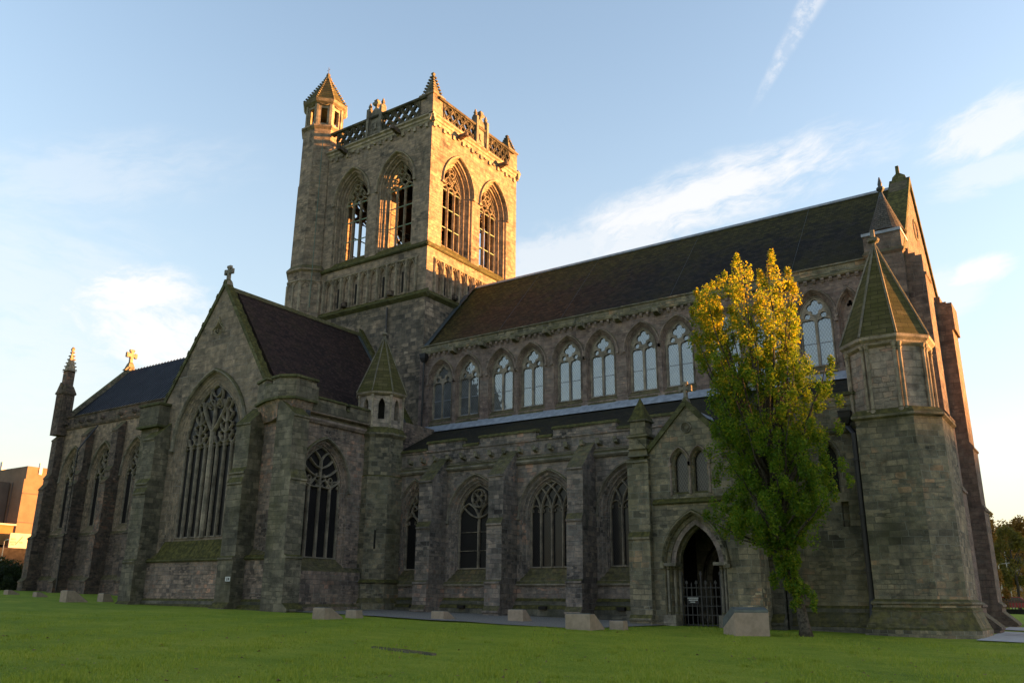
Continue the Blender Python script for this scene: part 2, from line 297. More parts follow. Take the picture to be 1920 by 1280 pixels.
def metalroof():
    t = newmat('zinc_roof'); g, p, n, u, v = wallcoord(t)
    fr = t.m('FRACT', t.m('DIVIDE', t.m('ADD', p[0], 85.8), .53)); seam = t.m('GREATER_THAN', t.m('ABSOLUTE', t.m('SUBTRACT', fr, .5)), .41)
    c = t.mix(t.sm(t.noise(g.outputs['Position'], .8, 4), .3, .7), (.042, .045, .057), (.068, .072, .088))
    c = t.mix(seam, c, (.025, .026, .032)); t.put(t.bs.inputs['Base Color'], c)
    t.bs.inputs['Roughness'].default_value = .7; t.bs.inputs['Specular IOR Level'].default_value = .15
    bp = t.n('ShaderNodeBump', i_Strength=.8, i_Distance=.05, i_Height=seam); t.put(t.bs.inputs['Normal'], bp.outputs[0])
    MATS['zinc_roof'] = t.mat
metalroof()
def glass(name, base, gloss, rough, lattice, gcol, tint=(.7, .75, .78)):
    t = newmat(name); g, p, n, u, v = wallcoord(t); P = g.outputs['Position']
    k = lattice
    d1 = t.m('ABSOLUTE', t.m('SUBTRACT', t.m('FRACT', t.m('DIVIDE', t.m('ADD', u, t.m('MULTIPLY', v, .6)), k)), .5))
    d2 = t.m('ABSOLUTE', t.m('SUBTRACT', t.m('FRACT', t.m('DIVIDE', t.m('SUBTRACT', u, t.m('MULTIPLY', v, .6)), k)), .5))
    ln = t.m('LESS_THAN', t.m('MINIMUM', d1, d2), .075)
    # every quarry of glass is set at its own slight tilt
    c1 = t.m('FLOOR', t.m('DIVIDE', t.m('ADD', u, t.m('MULTIPLY', v, .6)), k)); c2 = t.m('FLOOR', t.m('DIVIDE', t.m('SUBTRACT', u, t.m('MULTIPLY', v, .6)), k))
    wn = t.n('ShaderNodeTexWhiteNoise', noise_dimensions='3D'); t.put(wn.inputs[0], t.comb(c1, c2, 0))
    nb = t.vm('NORMALIZE', t.vm('ADD', g.outputs['True Normal'], t.vm('SCALE', t.vm('SUBTRACT', wn.outputs['Color'], (.5, .5, .5)), .03)))
    col = t.mix(ln, t.mix(t.sm(t.noise(P, 1.1, 4, .7), .3, .7), base, tuple(c*.45 for c in base)), gcol)
    t.put(t.bs.inputs['Base Color'], col); t.bs.inputs['Roughness'].default_value = .5; t.bs.inputs['Specular IOR Level'].default_value = .2
    gl = t.n('ShaderNodeBsdfGlossy', i_Color=tint, i_Roughness=rough); t.put(gl.inputs['Normal'], nb)
    mx = t.n('ShaderNodeMixShader'); t.put(mx.inputs[0], t.m('MULTIPLY', gloss, t.m('SUBTRACT', 1, t.m('MULTIPLY', ln, .55))))
    t.nt.links.new(t.bs.outputs[0], mx.inputs[1]); t.nt.links.new(gl.outputs[0], mx.inputs[2]); t.nt.links.new(mx.outputs[0], t.out.inputs[0])
    MATS[name] = t.mat
glass('glass_sky', (.17, .175, .175), .22, .05, .16, (.05, .05, .05))
glass('glass_dark', (.008, .007, .008), .016, .12, .12, (.02, .018, .018))
glass('glass_lead', (.05, .043, .036), .02, .12, .13, (.12, .105, .088))

def grassmat():
    t = newmat('grass'); P = t.n('ShaderNodeNewGeometry').outputs['Position']
    a = t.noise(P, .22, 5, .6); b = t.noise(P, 1.3, 5, .65); c = t.noise(P, 22, 4, .75); st = t.noise(t.vm('MULTIPLY', P, (.5, 1.6, 1)), .9, 5, .65)
    val = t.m('ADD', t.m('ADD', t.m('MULTIPLY', a, .4), t.m('MULTIPLY', b, .25)), t.m('MULTIPLY', st, .35))
    col = t.ramp(val, [(.30, (.092, .148, .015)), (.45, (.185, .255, .024)), (.57, (.275, .320, .035)), (.72, (.38, .365, .06))])
    col = t.mix(.9, col, t.ramp(c, [(.25, (.6, .65, .55)), (.55, (1, 1, 1)), (.8, (1.3, 1.25, 1.2))]), 'MULTIPLY')
    wn = t.sm(t.noise(P, .55, 6, .72), .67, .76); col = t.mix(t.m('MULTIPLY', wn, .55), col, (.075, .062, .025))
    t.put(t.bs.inputs['Base Color'], col); t.bs.inputs['Roughness'].default_value = .95; t.bs.inputs['Specular IOR Level'].default_value = .1
    bp = t.n('ShaderNodeBump', i_Strength=1.0, i_Distance=.09, i_Height=t.m('ADD', c, t.m('MULTIPLY', b, 2.0))); t.put(t.bs.inputs['Normal'], bp.outputs[0])
    MATS['grass'] = t.mat
grassmat()
def leafmat(name, stops, trans=.4, tcol=1.5, sunlit_top=False):
    t = newmat(name); g = t.n('ShaderNodeNewGeometry'); P = g.outputs['Position']
    f = t.m('ADD', t.m('MULTIPLY', g.outputs['Random Per Island'], .5), t.m('ADD', t.m('MULTIPLY', t.noise(P, .45, 3), .35), t.m('MULTIPLY', t.noise(P, 1.6, 3), .25)))
    if sunlit_top: f = t.m('ADD', f, t.m('SUBTRACT', t.m('MULTIPLY', t.sm(t.sep(P)[2], 8.5, 15.5), .26), .05))   # golden upper crown paints the low sun in, along with autumn yellowing
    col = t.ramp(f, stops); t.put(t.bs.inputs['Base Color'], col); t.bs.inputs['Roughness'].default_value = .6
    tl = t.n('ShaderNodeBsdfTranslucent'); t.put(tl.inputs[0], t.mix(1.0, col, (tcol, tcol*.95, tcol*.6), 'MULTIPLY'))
    mx = t.n('ShaderNodeMixShader'); mx.inputs[0].default_value = trans
    t.nt.links.new(t.bs.outputs[0], mx.inputs[1]); t.nt.links.new(tl.outputs[0], mx.inputs[2]); t.nt.links.new(mx.outputs[0], t.out.inputs[0])
    MATS[name] = t.mat
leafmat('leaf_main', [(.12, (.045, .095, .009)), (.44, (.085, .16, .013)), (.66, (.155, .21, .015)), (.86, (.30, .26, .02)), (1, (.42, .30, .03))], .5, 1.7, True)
leafmat('leaf_autumn', [(.15, (.10, .06, .02)), (.5, (.20, .11, .028)), (.8, (.30, .17, .03)), (1, (.2, .17, .03))])
leafmat('leaf_olive', [(.15, (.06, .06, .015)), (.5, (.12, .11, .025)), (.8, (.2, .17, .03)), (1, (.26, .2, .04))])
leafmat('leaf_dark', [(.15, (.012, .02, .008)), (.5, (.02, .034, .012)), (1, (.04, .05, .018))])
leafmat('blade', [(.12, (.115, .175, .016)), (.4, (.195, .265, .025)), (.7, (.265, .315, .038)), (1, (.34, .33, .07))], .3, 1.2)
leafmat('fallen', [(.1, (.06, .03, .015)), (.5, (.13, .07, .025)), (1, (.24, .15, .04))], .1)

# ------------------------------------------------------------------ mesh builder
class Fr:
    """wall frame: u along the wall, v up, n outwards"""
    def __init__(s, O, ang): s.O = Vector(O); s.U = Vector((math.cos(ang), math.sin(ang), 0)); s.N = Vector((math.sin(ang), -math.cos(ang), 0))
    def P(s, u, v, n=0.0): q = s.O + s.U*u + s.N*n; return (q.x, q.y, q.z + v)
def FN(Y): return Fr((0, Y, 0), 0.0)
def FW(X): return Fr((X, 0, 0), math.pi/2)
def FS(Y): return Fr((0, Y, 0), math.pi)
def FE(X): return Fr((X, 0, 0), -math.pi/2)
class MB:
    def __init__(s): s.v = []; s.f = []
    def face(s, pts): k = len(s.v); s.v += [tuple(p) for p in pts]; s.f.append(tuple(range(k, k+len(pts))))
    def tess(s, F, outline, holes=(), n=0.0):
        loops = [[Vector((u, v, 0)) for u, v in lp] for lp in (outline, *holes)]
        k = len(s.v); s.v += [F.P(p.x, p.y, n) for lp in loops for p in lp]
        for t in tessellate_polygon(loops):
            a, b, c = [s.v[k+i] for i in t]
            nn = (Vector(b)-Vector(a)).cross(Vector(c)-Vector(a))
            s.f.append(tuple(k+i for i in (t if nn.dot(F.N) > 0 else t[::-1])))
    def loft(s, rings, cap0=True, cap1=True, closed=True):
        k = len(s.v); m = len(rings[0])
        for r_ in rings: s.v += [tuple(p) for p in r_]
        for i in range(len(rings)-1):
            for j in range(m if closed else m-1):
                a = k+i*m+j; b = k+i*m+(j+1) % m; s.f.append((a, b, b+m, a+m))
        if cap0: s.f.append(tuple(range(k+m-1, k-1, -1)))
        if cap1: q = k+(len(rings)-1)*m; s.f.append(tuple(range(q, q+m)))
    def prism(s, F, poly, n0, n1): s.loft([[F.P(u, v, n0) for u, v in poly], [F.P(u, v, n1) for u, v in poly]])
    def extr(s, F, prof, a, b):
        """profile of (n,v) pulled along u from a to b"""
        s.loft([[F.P(a, v, n) for n, v in prof], [F.P(b, v, n) for n, v in prof]])
    def box(s, x0, x1, y0, y1, z0, z1):
        s.loft([[(x0, y0, z), (x1, y0, z), (x1, y1, z), (x0, y1, z)] for z in (z0, z1)])
    def plan(s, pts, z0, z1): s.loft([[(x, y, z) for x, y in pts] for z in (z0, z1)])
    def cone(s, ring, apex):
        k = len(s.v); s.v += [tuple(p) for p in ring] + [tuple(apex)]; m = len(ring)
        for j in range(m): s.f.append((k+j, k+(j+1) % m, k+m))
        s.f.append(tuple(range(k+m-1, k-1, -1)))
    def bar(s, F, pts, w, n0, n1, closed=False, flat=False):
        """moulded bar following a 2-D line on the wall"""
        P2 = [Vector(p) for p in pts]; m = len(P2); prof = []
        h = w/2; d = n1-n0
        sec = [(-h, n0), (-h, n1-d*.45), (-h*.3, n1), (h*.3, n1), (h, n1-d*.45), (h, n0)] if not flat else [(-h, n0), (-h, n1), (h, n1), (h, n0)]
        rings = []
        for i in range(m):
            if closed: t0 = P2[i]-P2[i-1]; t1 = P2[(i+1) % m]-P2[i]
            else: t0 = P2[i]-P2[i-1] if i else P2[1]-P2[0]; t1 = P2[i+1]-P2[i] if i < m-1 else t0
            t0 = t0.normalized(); t1 = t1.normalized(); t = (t0+t1)
            t = t.normalized() if t.length > 1e-6 else t1
            nr = Vector((-t.y, t.x)); sc = 1/max(.45, nr.dot(Vector((-t1.y, t1.x))))
            rings.append([F.P(P2[i].x+nr.x*a*sc, P2[i].y+nr.y*a*sc, b) for a, b in sec])
        if closed: rings.append(rings[0]); s.loft(rings, False, False)
        else: s.loft(rings)
    def tube(s, pts, r, k=8):
        P3 = [Vector(p) for p in pts]; rings = []; rr = r if isinstance(r, (list, tuple)) else [r]*len(P3)
        for i, p in enumerate(P3):
            t = ((P3[i+1] if i < len(P3)-1 else p)-(P3[i-1] if i else p)).normalized()
            a = t.cross(Vector((0, 0, 1))); a = a.normalized() if a.length > 1e-3 else Vector((1, 0, 0)); b = a.cross(t)
            rings.append([tuple(p+a*rr[i]*math.cos(2*math.pi*j/k)+b*rr[i]*math.sin(2*math.pi*j/k)) for j in range(k)])
        s.loft(rings)
    def lathe(s, cx, cy, prof, k=10):
        s.loft([[(cx+r_*math.cos(2*math.pi*j/k), cy+r_*math.sin(2*math.pi*j/k), z) for j in range(k)] for r_, z in prof])
    def build(s, name, mat, parent=None, smooth=False):
        me = bpy.data.meshes.new(name); me.from_pydata(s.v, [], s.f); me.update()
        bm = bmesh.new(); bm.from_mesh(me); bmesh.ops.recalc_face_normals(bm, faces=bm.faces); bm.to_mesh(me); bm.free()
        if smooth:
            for p in me.polygons: p.use_smooth = True
        me.materials.append(MATS[mat]); o = bpy.data.objects.new(name, me); COL.objects.link(o)
        if parent: o.parent = parent
        return o
    def raw(s, name, mat, parent=None):
        me = bpy.data.meshes.new(name); me.from_pydata(s.v, [], s.f); me.update()
        me.materials.append(MATS[mat]); o = bpy.data.objects.new(name, me); COL.objects.link(o)
        if parent: o.parent = parent
        return o
def tag(o, label=None, cat=None, group=None, kind=None):
    if label: o['label'] = label
    if cat: o['category'] = cat
    if group: o['group'] = group
    if kind: o['kind'] = kind
    return o
def empty(name, label, cat, loc=(0, 0, 0), group=None):
    o = bpy.data.objects.new(name, None); o.location = loc; o.empty_display_size = .5; COL.objects.link(o)
    tag(o, label, cat, group); return o
def octo(cx, cy, a, z): return [(cx+a/math.cos(R(22.5))*math.cos(R(22.5+45*k)), cy+a/math.cos(R(22.5))*math.sin(R(22.5+45*k)), z) for k in range(8)]
def rect(cx, cy, a, b, z): return [(cx-a, cy-b, z), (cx+a, cy-b, z), (cx+a, cy+b, z), (cx-a, cy+b, z)]

# ------------------------------------------------------------------ gothic windows
def arch(c, sill, w, spring, r, inset=0.0, k=10):
    w2 = w-inset; r2 = r-inset; cx = r2-w2
    a1 = math.acos(max(-1, min(1, cx/r2)))
    pts = [(c-w2, sill), (c+w2, sill)]
    pts += [(c-cx+r2*math.cos(a1*i/k), spring+r2*math.sin(a1*i/k)) for i in range(k+1)]
    pts += [(c+cx-r2*math.cos(a1*(k-i)/k), spring+r2*math.sin(a1*(k-i)/k)) for i in range(1, k+1)]
    return pts
def radius(w, rise): return (rise*rise+w*w)/(2*w)
class Win:
    def __init__(s, F, c, sill, w, spring, apex, prof, sill_rise=.0, k=10):
        s.F, s.c, s.w, s.spring, s.prof, s.k = F, c, w, spring, prof, k
        s.r = radius(w, apex-spring); s.sill = sill; D = prof[-1][1]
        s.rings = [(arch(c, sill+sill_rise*(d/D if D else 0), w, spring, s.r, i, k), -d) for i, d in prof]
        s.iw = w-prof[-1][0]; s.ir = s.r-prof[-1][0]; s.depth = D; s.isill = sill+sill_rise
    def hole(s): return s.rings[0][0]
    def reveal(s, mb):
        for (a, na), (b, nb) in zip(s.rings, s.rings[1:]):
            mb.loft([[s.F.P(u, v, na) for u, v in a], [s.F.P(u, v, nb) for u, v in b]], False, False)
    def inside(s, u, v, m=0.0):
        x = abs(u-s.c)
        if v <= s.spring: return x < s.iw-m
        cx = s.ir-s.iw; return math.hypot(x+cx, v-s.spring) < s.ir-m
    def halfw(s, v):
        if v <= s.spring: return s.iw
        q = s.ir**2-(v-s.spring)**2; return max(0, math.sqrt(max(0, q))-(s.ir-s.iw))
    def apex(s): return s.spring+math.sqrt(s.ir**2-(s.ir-s.iw)**2)
    def glass(s, mat, parent, back=.08):
        mb = MB(); mb.tess(s.F, s.rings[-1][0], (), -s.depth-back); return mb.raw('glass', mat, parent)
    def frame(s, mb, w=.1, d=.12):
        mb.bar(s.F, arch(s.c, s.isill, s.iw, s.spring, s.ir, w/2, s.k), w, -s.depth-.1, -s.depth+d-.05, closed=True)
    def hood(s, mb, off=.10, w=.14, proj=.13, stop=.14):
        pts = arch(s.c, 0, s.w, s.spring, s.r, -off, s.k)[2:]
        pts = [(pts[0][0], pts[0][1]-stop)] + pts + [(pts[-1][0], pts[-1][1]-stop)]
        mb.bar(s.F, pts, w, -.04, proj)
        for sg in (1, -1):
            q = s.c+sg*(s.w+off); mb.prism(s.F, [(q-w*.7, s.spring-stop-.14), (q+w*.7, s.spring-stop-.14), (q+w*.7, s.spring-stop+.02), (q-w*.7, s.spring-stop+.02)], -.03, proj*1.05)
    def clipped(s, pts, m=.0):
        out = []; run = []
        for p in pts:
            if s.inside(p[0], p[1], m): run.append(p)
            else:
                if len(run) > 1: out.append(run)
                run = []
        if len(run) > 1: out.append(run)
        return out
    def bars(s, mb, pts, w=.09, d=.10, clip=True):
        segs = s.clipped(pts) if clip else [pts]
        for q in segs: mb.bar(s.F, q, w, -s.depth-.06, -s.depth+d)
    def mullions(s, mb, n, w=.1, d=.12, top=None, thick=None):
        us = []
        for i in range(1, n):
            u = s.c-s.iw+2*s.iw*i/n; us.append(u)
            mb.bar(s.F, [(u, s.isill-.02), (u, top if top else s.spring)], (thick if thick and i*2 == n else w), -s.depth-.06, -s.depth+d)
        return us
def circ(c, v, r, k=16, a0=0): return [(c+r*math.cos(a0+2*math.pi*i/k), v+r*math.sin(a0+2*math.pi*i/k)) for i in range(k)]
def quatre(c, v, d, rho, k=32, lobes=4, ph=0):
    out = []
    for i in range(k):
        th = 2*math.pi*i/k; l = round((th-ph)/(2*math.pi/lobes)); f = th-ph-l*2*math.pi/lobes
        q = d*math.cos(f)+math.sqrt(max(0, rho**2-(d*math.sin(f))**2)); out.append((c+q*math.cos(th), v+q*math.sin(th)))
    return out
def arcline(x0, y0, x1, y1, bulge, k=8):
    """curve from p0 to p1, bulging sideways"""
    mx, my = (x0+x1)/2, (y0+y1)/2; dx, dy = x1-x0, y1-y0; cx, cy = mx-dy*bulge*2, my+dx*bulge*2
    return [((1-t)**2*x0+2*t*(1-t)*cx+t*t*x1, (1-t)**2*y0+2*t*(1-t)*cy+t*t*y1) for t in [i/k for i in range(k+1)]]
def light_head(win, mb, u0, u1, v, w=.07, d=.08, rise=1.0, cusp=True):
    """pointed, cusped head of one light"""
    c = (u0+u1)/2; hw = (u1-u0)/2; rr = radius(hw, hw*2*rise*.62)
    pts = arch(c, 0, hw, v, rr, 0, 6)[2:]
    win.bars(mb, pts, w, d)
    if cusp:
        for sg in (1, -1):
            q = [(c+sg*hw*.92, v+hw*.1), (c+sg*hw*.45, v+hw*.25), (c+sg*hw*.5, v+hw*.62)]
            win.bars(mb, q, w*.7, d*.7)
def intersecting(win, mb, n, w=.09, d=.1):
    us = win.mullions(mb, n, w, d)
    for u in us:
        for sg in (1, -1):
            pts = [(u+sg*(win.ir-win.ir*math.cos(t)), win.spring+win.ir*math.sin(t)) for t in [i*.06 for i in range(1, 30)]]
            run = [(u, win.spring)]
            for p in pts:
                if not win.inside(p[0], p[1], -.02): break
                run.append(p)
            if len(run) > 1: mb.bar(win.F, run, w, -win.depth-.06, -win.depth+d-.006*(sg > 0))
    step = 2*win.iw/n
    for i in range(n): light_head(win, mb, win.c-win.iw+i*step, win.c-win.iw+(i+1)*step, win.spring+.1, w*.6, d*.6)
def branching(win, mb, w=.1, d=.11, n=4):
    """tree-like flowing tracery: the middle mullion branches both ways"""
    us = win.mullions(mb, n, w, d)
    st = 2*win.iw/n; c = win.c; top = win.apex(); H = top-win.spring
    for i in range(n): light_head(win, mb, c-win.iw+i*st, c-win.iw+(i+1)*st, win.spring-.15, w*.7, d*.7)
    mb.bar(win.F, [(c, win.spring), (c, win.spring+H*.62)], w, -win.depth-.06, -win.depth+d)
    for sg in (1, -1):
        for h, rch, lift in ((.0, .98, .33), (.22, .8, .42), (.44, .6, .40)):
            v0 = win.spring+H*h; hw = win.halfw(v0+H*lift*.8)
            win.bars(mb, arcline(c, v0, c+sg*hw*.97, v0+H*lift*.55, -.16*sg if h < .1 else -.10*sg), w*.9, d*.9)
        win.bars(mb, arcline(c, win.spring+H*.6, c+sg*win.halfw(win.spring+H*.85), win.spring+H*.86, .12*sg), w*.8, d*.8)
        u1 = c+sg*st
        win.bars(mb, arcline(u1, win.spring, c+sg*st*.35, win.spring+H*.3, .1*sg), w*.8, d*.8)
        win.bars(mb, arcline(u1, win.spring, c+sg*win.iw*.95, win.spring+H*.24, -.1*sg), w*.8, d*.8)
        win.bars(mb, quatre(u1, win.spring+H*.17, .06, .09, 16)+[quatre(u1, win.spring+H*.17, .06, .09, 16)[0]], w*.5, d*.6)
def flowing(win, mb, n=3, w=.1, d=.12):
    """reticulated tracery over n lights"""
    win.mullions(mb, n, w, d); st = 2*win.iw/n; c = win.c
    for i in range(n): light_head(win, mb, c-win.iw+i*st, c-win.iw+(i+1)*st, win.spring-.25, w*.8, d*.8)
    row = 0; v = win.spring+st*.15
    while v < win.apex()-.1:
        m = n-1-row
        for i in range(max(1, m)):
            u = c+(i-(m-1)/2)*st if m > 0 else c
            q = [(u, v-st*.05)] ; L = st*.52; Hh = st*1.15
            lf = arcline(u, v-.02, u-L, v+Hh*.5, .12)+arcline(u-L, v+Hh*.5, u, v+Hh, .12)[1:]
            rg = [(2*u-a, b) for a, b in lf]
            win.bars(mb, lf, w*.85, d*.9); win.bars(mb, rg, w*.85, d*.9)
            for sg in (1, -1): win.bars(mb, [(u+sg*L*.9, v+Hh*.45), (u+sg*L*.35, v+Hh*.5), (u+sg*L*.45, v+Hh*.72)], w*.6, d*.6)
        row += 1; v += st*.62
        if m <= 0: break
    for sg in (1, -1):
        win.bars(mb, arcline(c+sg*win.iw*.98, win.spring+.05, c+sg*st*.5, win.spring+st*.75, .08*sg), w*.8, d*.85)
def molding(mb, F, u0, u1, v, h=.22, p=.16, slope=.16):
    mb.extr(F, [(-.05, v-h), (p*.55, v-h), (p, v-h*.55), (p, v-h*.2), (-.002, v+slope), (-.05, v+slope)], u0, u1)
def buttress(mb, F, u0, u1, zb, stages, top):
    """stages: (projection, top of stage z, rise of weathering); finally dies into the wall at z=top"""
    pr = [(-.15, zb)]
    for i, (n, z, rise) in enumerate(stages):
        nx = stages[i+1][0] if i+1 < len(stages) else 0.0
        pr += [(n, zb if i == 0 else pr[-1][1]), (n, z-.14), (n+.07, z-.10), (n+.07, z)]
        pr += [(nx, z+rise)]
    pr += [(-.15, top)]
    q = [pr[0]]
    for p_ in pr[1:]:
        if (abs(p_[0]-q[-1][0]) > 1e-6 or abs(p_[1]-q[-1][1]) > 1e-6): q.append(p_)
    mb.extr(F, q, u0, u1)
def crenel(mb, F, u0, u1, zb, zlow, zhigh, gaps, thick=.35, cop=.12, proj=0.0, cap=None):
    """battlemented parapet with copings; gaps are the (a,b) low parts"""
    pts = [(u0, zb), (u1, zb)]; segs = []; cur = u0
    for a, b in sorted(gaps):
        a = max(a, u0); b = min(b, u1)
        if a > cur: segs.append((cur, a, zhigh))
        segs.append((a, b, zlow)); cur = b
    if cur < u1: segs.append((cur, u1, zhigh))
    top = []
    for a, b, z in segs: top += [(a, z), (b, z)]
    mb.prism(F, pts+top[::-1], proj-thick, proj)
    cm_ = cap or mb
    for i, (a, b, z) in enumerate(segs):
        e0 = .07 if z == zhigh and i > 0 else -.0; e1 = .07 if z == zhigh and i < len(segs)-1 else 0
        if z != zhigh: e0 = e1 = -.075
        cm_.extr(F, [(proj-thick-.07, z-.02), (proj+.08, z-.03), (proj+.08, z+.05), (proj-.02, z+cop), (proj-thick+.03, z+cop), (proj-thick-.07, z+.05)], a-e0, b+e1)
def spirelet(mb, cx, cy, a, z0, z1, n=4):
    ring = rect(cx, cy, a, a, z0) if n == 4 else octo(cx, cy, a, z0)
    mb.cone(ring, (cx, cy, z1))
def crockets(mb, ring, apex, k, s):
    A = Vector(apex)
    for p in ring:
        p = Vector(p); out = Vector((p.x-A.x, p.y-A.y, 0)).normalized()
        for i in range(k):
            q = p.lerp(A, (i+.35)/k*.93)+out*s*.45
            mb.loft([[(q.x-s*.5, q.y-s*.5, q.z-s*.4), (q.x+s*.5, q.y-s*.5, q.z-s*.4), (q.x+s*.5, q.y+s*.5, q.z-s*.4), (q.x-s*.5, q.y+s*.5, q.z-s*.4)],
                     [(q.x-s*.6, q.y-s*.6, q.z+s*.25), (q.x+s*.6, q.y-s*.6, q.z+s*.25), (q.x+s*.6, q.y+s*.6, q.z+s*.25), (q.x-s*.6, q.y+s*.6, q.z+s*.25)],
                     [(q.x-s*.2, q.y-s*.2, q.z+s*.7), (q.x+s*.2, q.y-s*.2, q.z+s*.7), (q.x+s*.2, q.y+s*.2, q.z+s*.7), (q.x-s*.2, q.y+s*.2, q.z+s*.7)]])
def stone_cross(mb, cx, cy, z, h, ax='x', ring=True):
    t = h*.085
    mb.loft([rect(cx, cy, t*2.4, t*2.4, z-.1), rect(cx, cy, t*1.6, t*1.6, z+h*.18), rect(cx, cy, t, t, z+h*.28), rect(cx, cy, t*.85, t*.85, z+h)])
    zc = z+h*.72; L = h*.27
    F = Fr((cx, cy, 0), 0.0 if ax == 'x' else math.pi/2)
    mb.prism(F, [(-L, zc-t), (L, zc-t), (L, zc+t), (-L, zc+t)], -t*.83, t*.83)
    for sg in (1, -1): mb.prism(F, [(sg*L-t*.8, zc-t*1.7), (sg*L+t*.8, zc-t*1.7), (sg*L+t*.8, zc+t*1.7), (sg*L-t*.8, zc+t*1.7)], -t*.9, t*.9)
    mb.prism(F, [(-t*1.7, z+h-t*.8), (t*1.7, z+h-t*.8), (t*1.7, z+h+t*.8), (-t*1.7, z+h+t*.8)], -t*.9, t*.9)
    if ring: mb.bar(F, circ(0, zc, L*.62), t*.9, -t*.6, t*.6, closed=True)
def gargoyle(mb, F, u, v, L=.75, s=.17):
    prof = [(0, s, v), (L*.5, s*.85, v+.02), (L*.8, s*.7, v+.08), (L*.9, s*1.1, v+.1), (L, s*.7, v+.04)]
    mb.loft([[F.P(u-h, z-h*.8, n), F.P(u+h, z-h*.8, n), F.P(u+h*.9, z+h*.8, n), F.P(u-h*.9, z+h*.8, n)] if 0 else
             [F.P(u-h, z-h, n), F.P(u+h, z-h, n), F.P(u+h*.8, z+h, n), F.P(u-h*.8, z+h, n)] for n, h, z in prof])

# ------------------------------------------------------------------ ground
def cl(v, a, b): return max(a, min(b, v))
def ground(x, y):
    return -.0217*cl(x, -105, 60)+.0075*cl(y, -30, 130)+.04
def sheet(name, mat, xs, ys, dz, inside=None, bump=0.0, kind='structure'):
    v = []; f = []; n = len(ys)
    for x in xs:
        for y in ys:
            b = bump*(math.sin(x*.43+1.3*math.sin(y*.21))*math.cos(y*.37+x*.11)) if bump else 0
            v.append((x, y, ground(x, y)+dz+b))
    for i in range(len(xs)-1):
        for j in range(n-1):
            if inside is None or inside((xs[i]+xs[i+1])/2, (ys[j]+ys[j+1])/2): f.append((i*n+j, (i+1)*n+j, (i+1)*n+j+1, i*n+j+1))
    mb = MB(); mb.v = v; mb.f = f; o = mb.raw(name, mat); o['kind'] = kind; return o
def span(a, b, s): k = max(1, int(round((b-a)/s))); return [a+(b-a)*i/k for i in range(k+1)]
lx = [-3000, -1500, -800, -400, -200]+span(-105, 60, 1.5)+[120, 250, 500, 1000, 2000, 3000]
ly = [-2000, -800, -300, -100]+span(-30, 130, 1.5)+[200, 400, 800, 1600, 3000]
for p in bpy.data.objects: pass
lawn = sheet('lawn', 'grass', lx, ly, 0, bump=.025)
# grey gravel margin at the foot of the aisle
def strip(name, mat, pts, dz, kind='structure'):
    mb = MB(); n = len(pts); rows = []
    for (a, b) in pts:
        rows.append([(a[0]+(b[0]-a[0])*k/6, a[1]+(b[1]-a[1])*k/6) for k in range(7)])
    for r_ in rows: mb.v += [(x, y, ground(x, y)+dz) for x, y in r_]
    for i in range(n-1):
        for k in range(6): mb.f.append((i*7+k, (i+1)*7+k, (i+1)*7+k+1, i*7+k+1))
    o = mb.raw(name, mat); o['kind'] = kind; return o
def jit(x): return .18*math.sin(x*2.1)+.1*math.sin(x*5.3)
strip('gravel_margin', 'gravel', [((x, 40.2), (x, e+jit(x))) for x, e in [(-35.6, 31.6), (-34.2, 31.7), (-33, 32.0), (-31, 31.8), (-29.4, 31.4), (-27, 31.1), (-25, 31.0), (-23.7, 31.0), (-21.4, 30.6), (-19.5, 30.4), (-18.3, 30.6), (-17.4, 32.0), (-17.0, 36.6)]], .045)
strip('paved_path', 'paving', [((x, 37.2-.02*x), (x, 47.5)) for x in (-4.6, 0, 8, 20, 40, 60)], .03)
strip('path_kerb', 'kerb_stone', [((x, 43.2), (x, 43.5)) for x in (-4.2, 0, 8, 20, 40, 60)], .08)
strip('far_path', 'paving', [((x, 49.6), (x, 54.5)) for x in (-5.0, 0, 8, 20, 40, 60)], .034)

# ------------------------------------------------------------------ the church
church = empty('abbey_church', 'large medieval stone abbey church with square tower, long nave and pointed windows', 'church', (-40, 45, ground(-40, 45)))
CI = Matrix.Translation(church.location)
SPLIT = {'carved_corbels', 'corbel_table', 'carved_heads', 'window_sills', 'dentils', 'gargoyles', 'vent', 'door_shafts', 'corner_shafts', 'slit_opening', 'string_course',
         'pierced_parapet', 'conductor_wires', 'window_shafts', 'plaque_marks', 'sill_course', 'aisle_west_wall', 'transept_core', 'cornice', 'lower_string', 'coping', 'corner_parapet', 'saddle_bars', 'blind_arcade', 'crockets', 'belfry_floor', 'parapet_rail', 'bell_frame', 'nave_inner_walls', 'spire_ribs', 'gable_coping'}
SING = {'carved_corbels': 'carved_corbel', 'corbel_table': 'corbel', 'carved_heads': 'carved_head', 'window_sills': 'window_sill', 'dentils': 'dentil', 'gargoyles': 'gargoyle', 'door_shafts': 'door_shaft', 'corner_shafts': 'corner_shaft', 'conductor_wires': 'conductor_wire', 'window_shafts': 'window_shaft', 'plaque_marks': 'plaque_mark', 'saddle_bars': 'saddle_bar', 'nave_inner_walls': 'nave_inner_wall', 'spire_ribs': 'spire_rib', 'crockets': 'crocket', 'blind_arcade': 'blind_arch'}
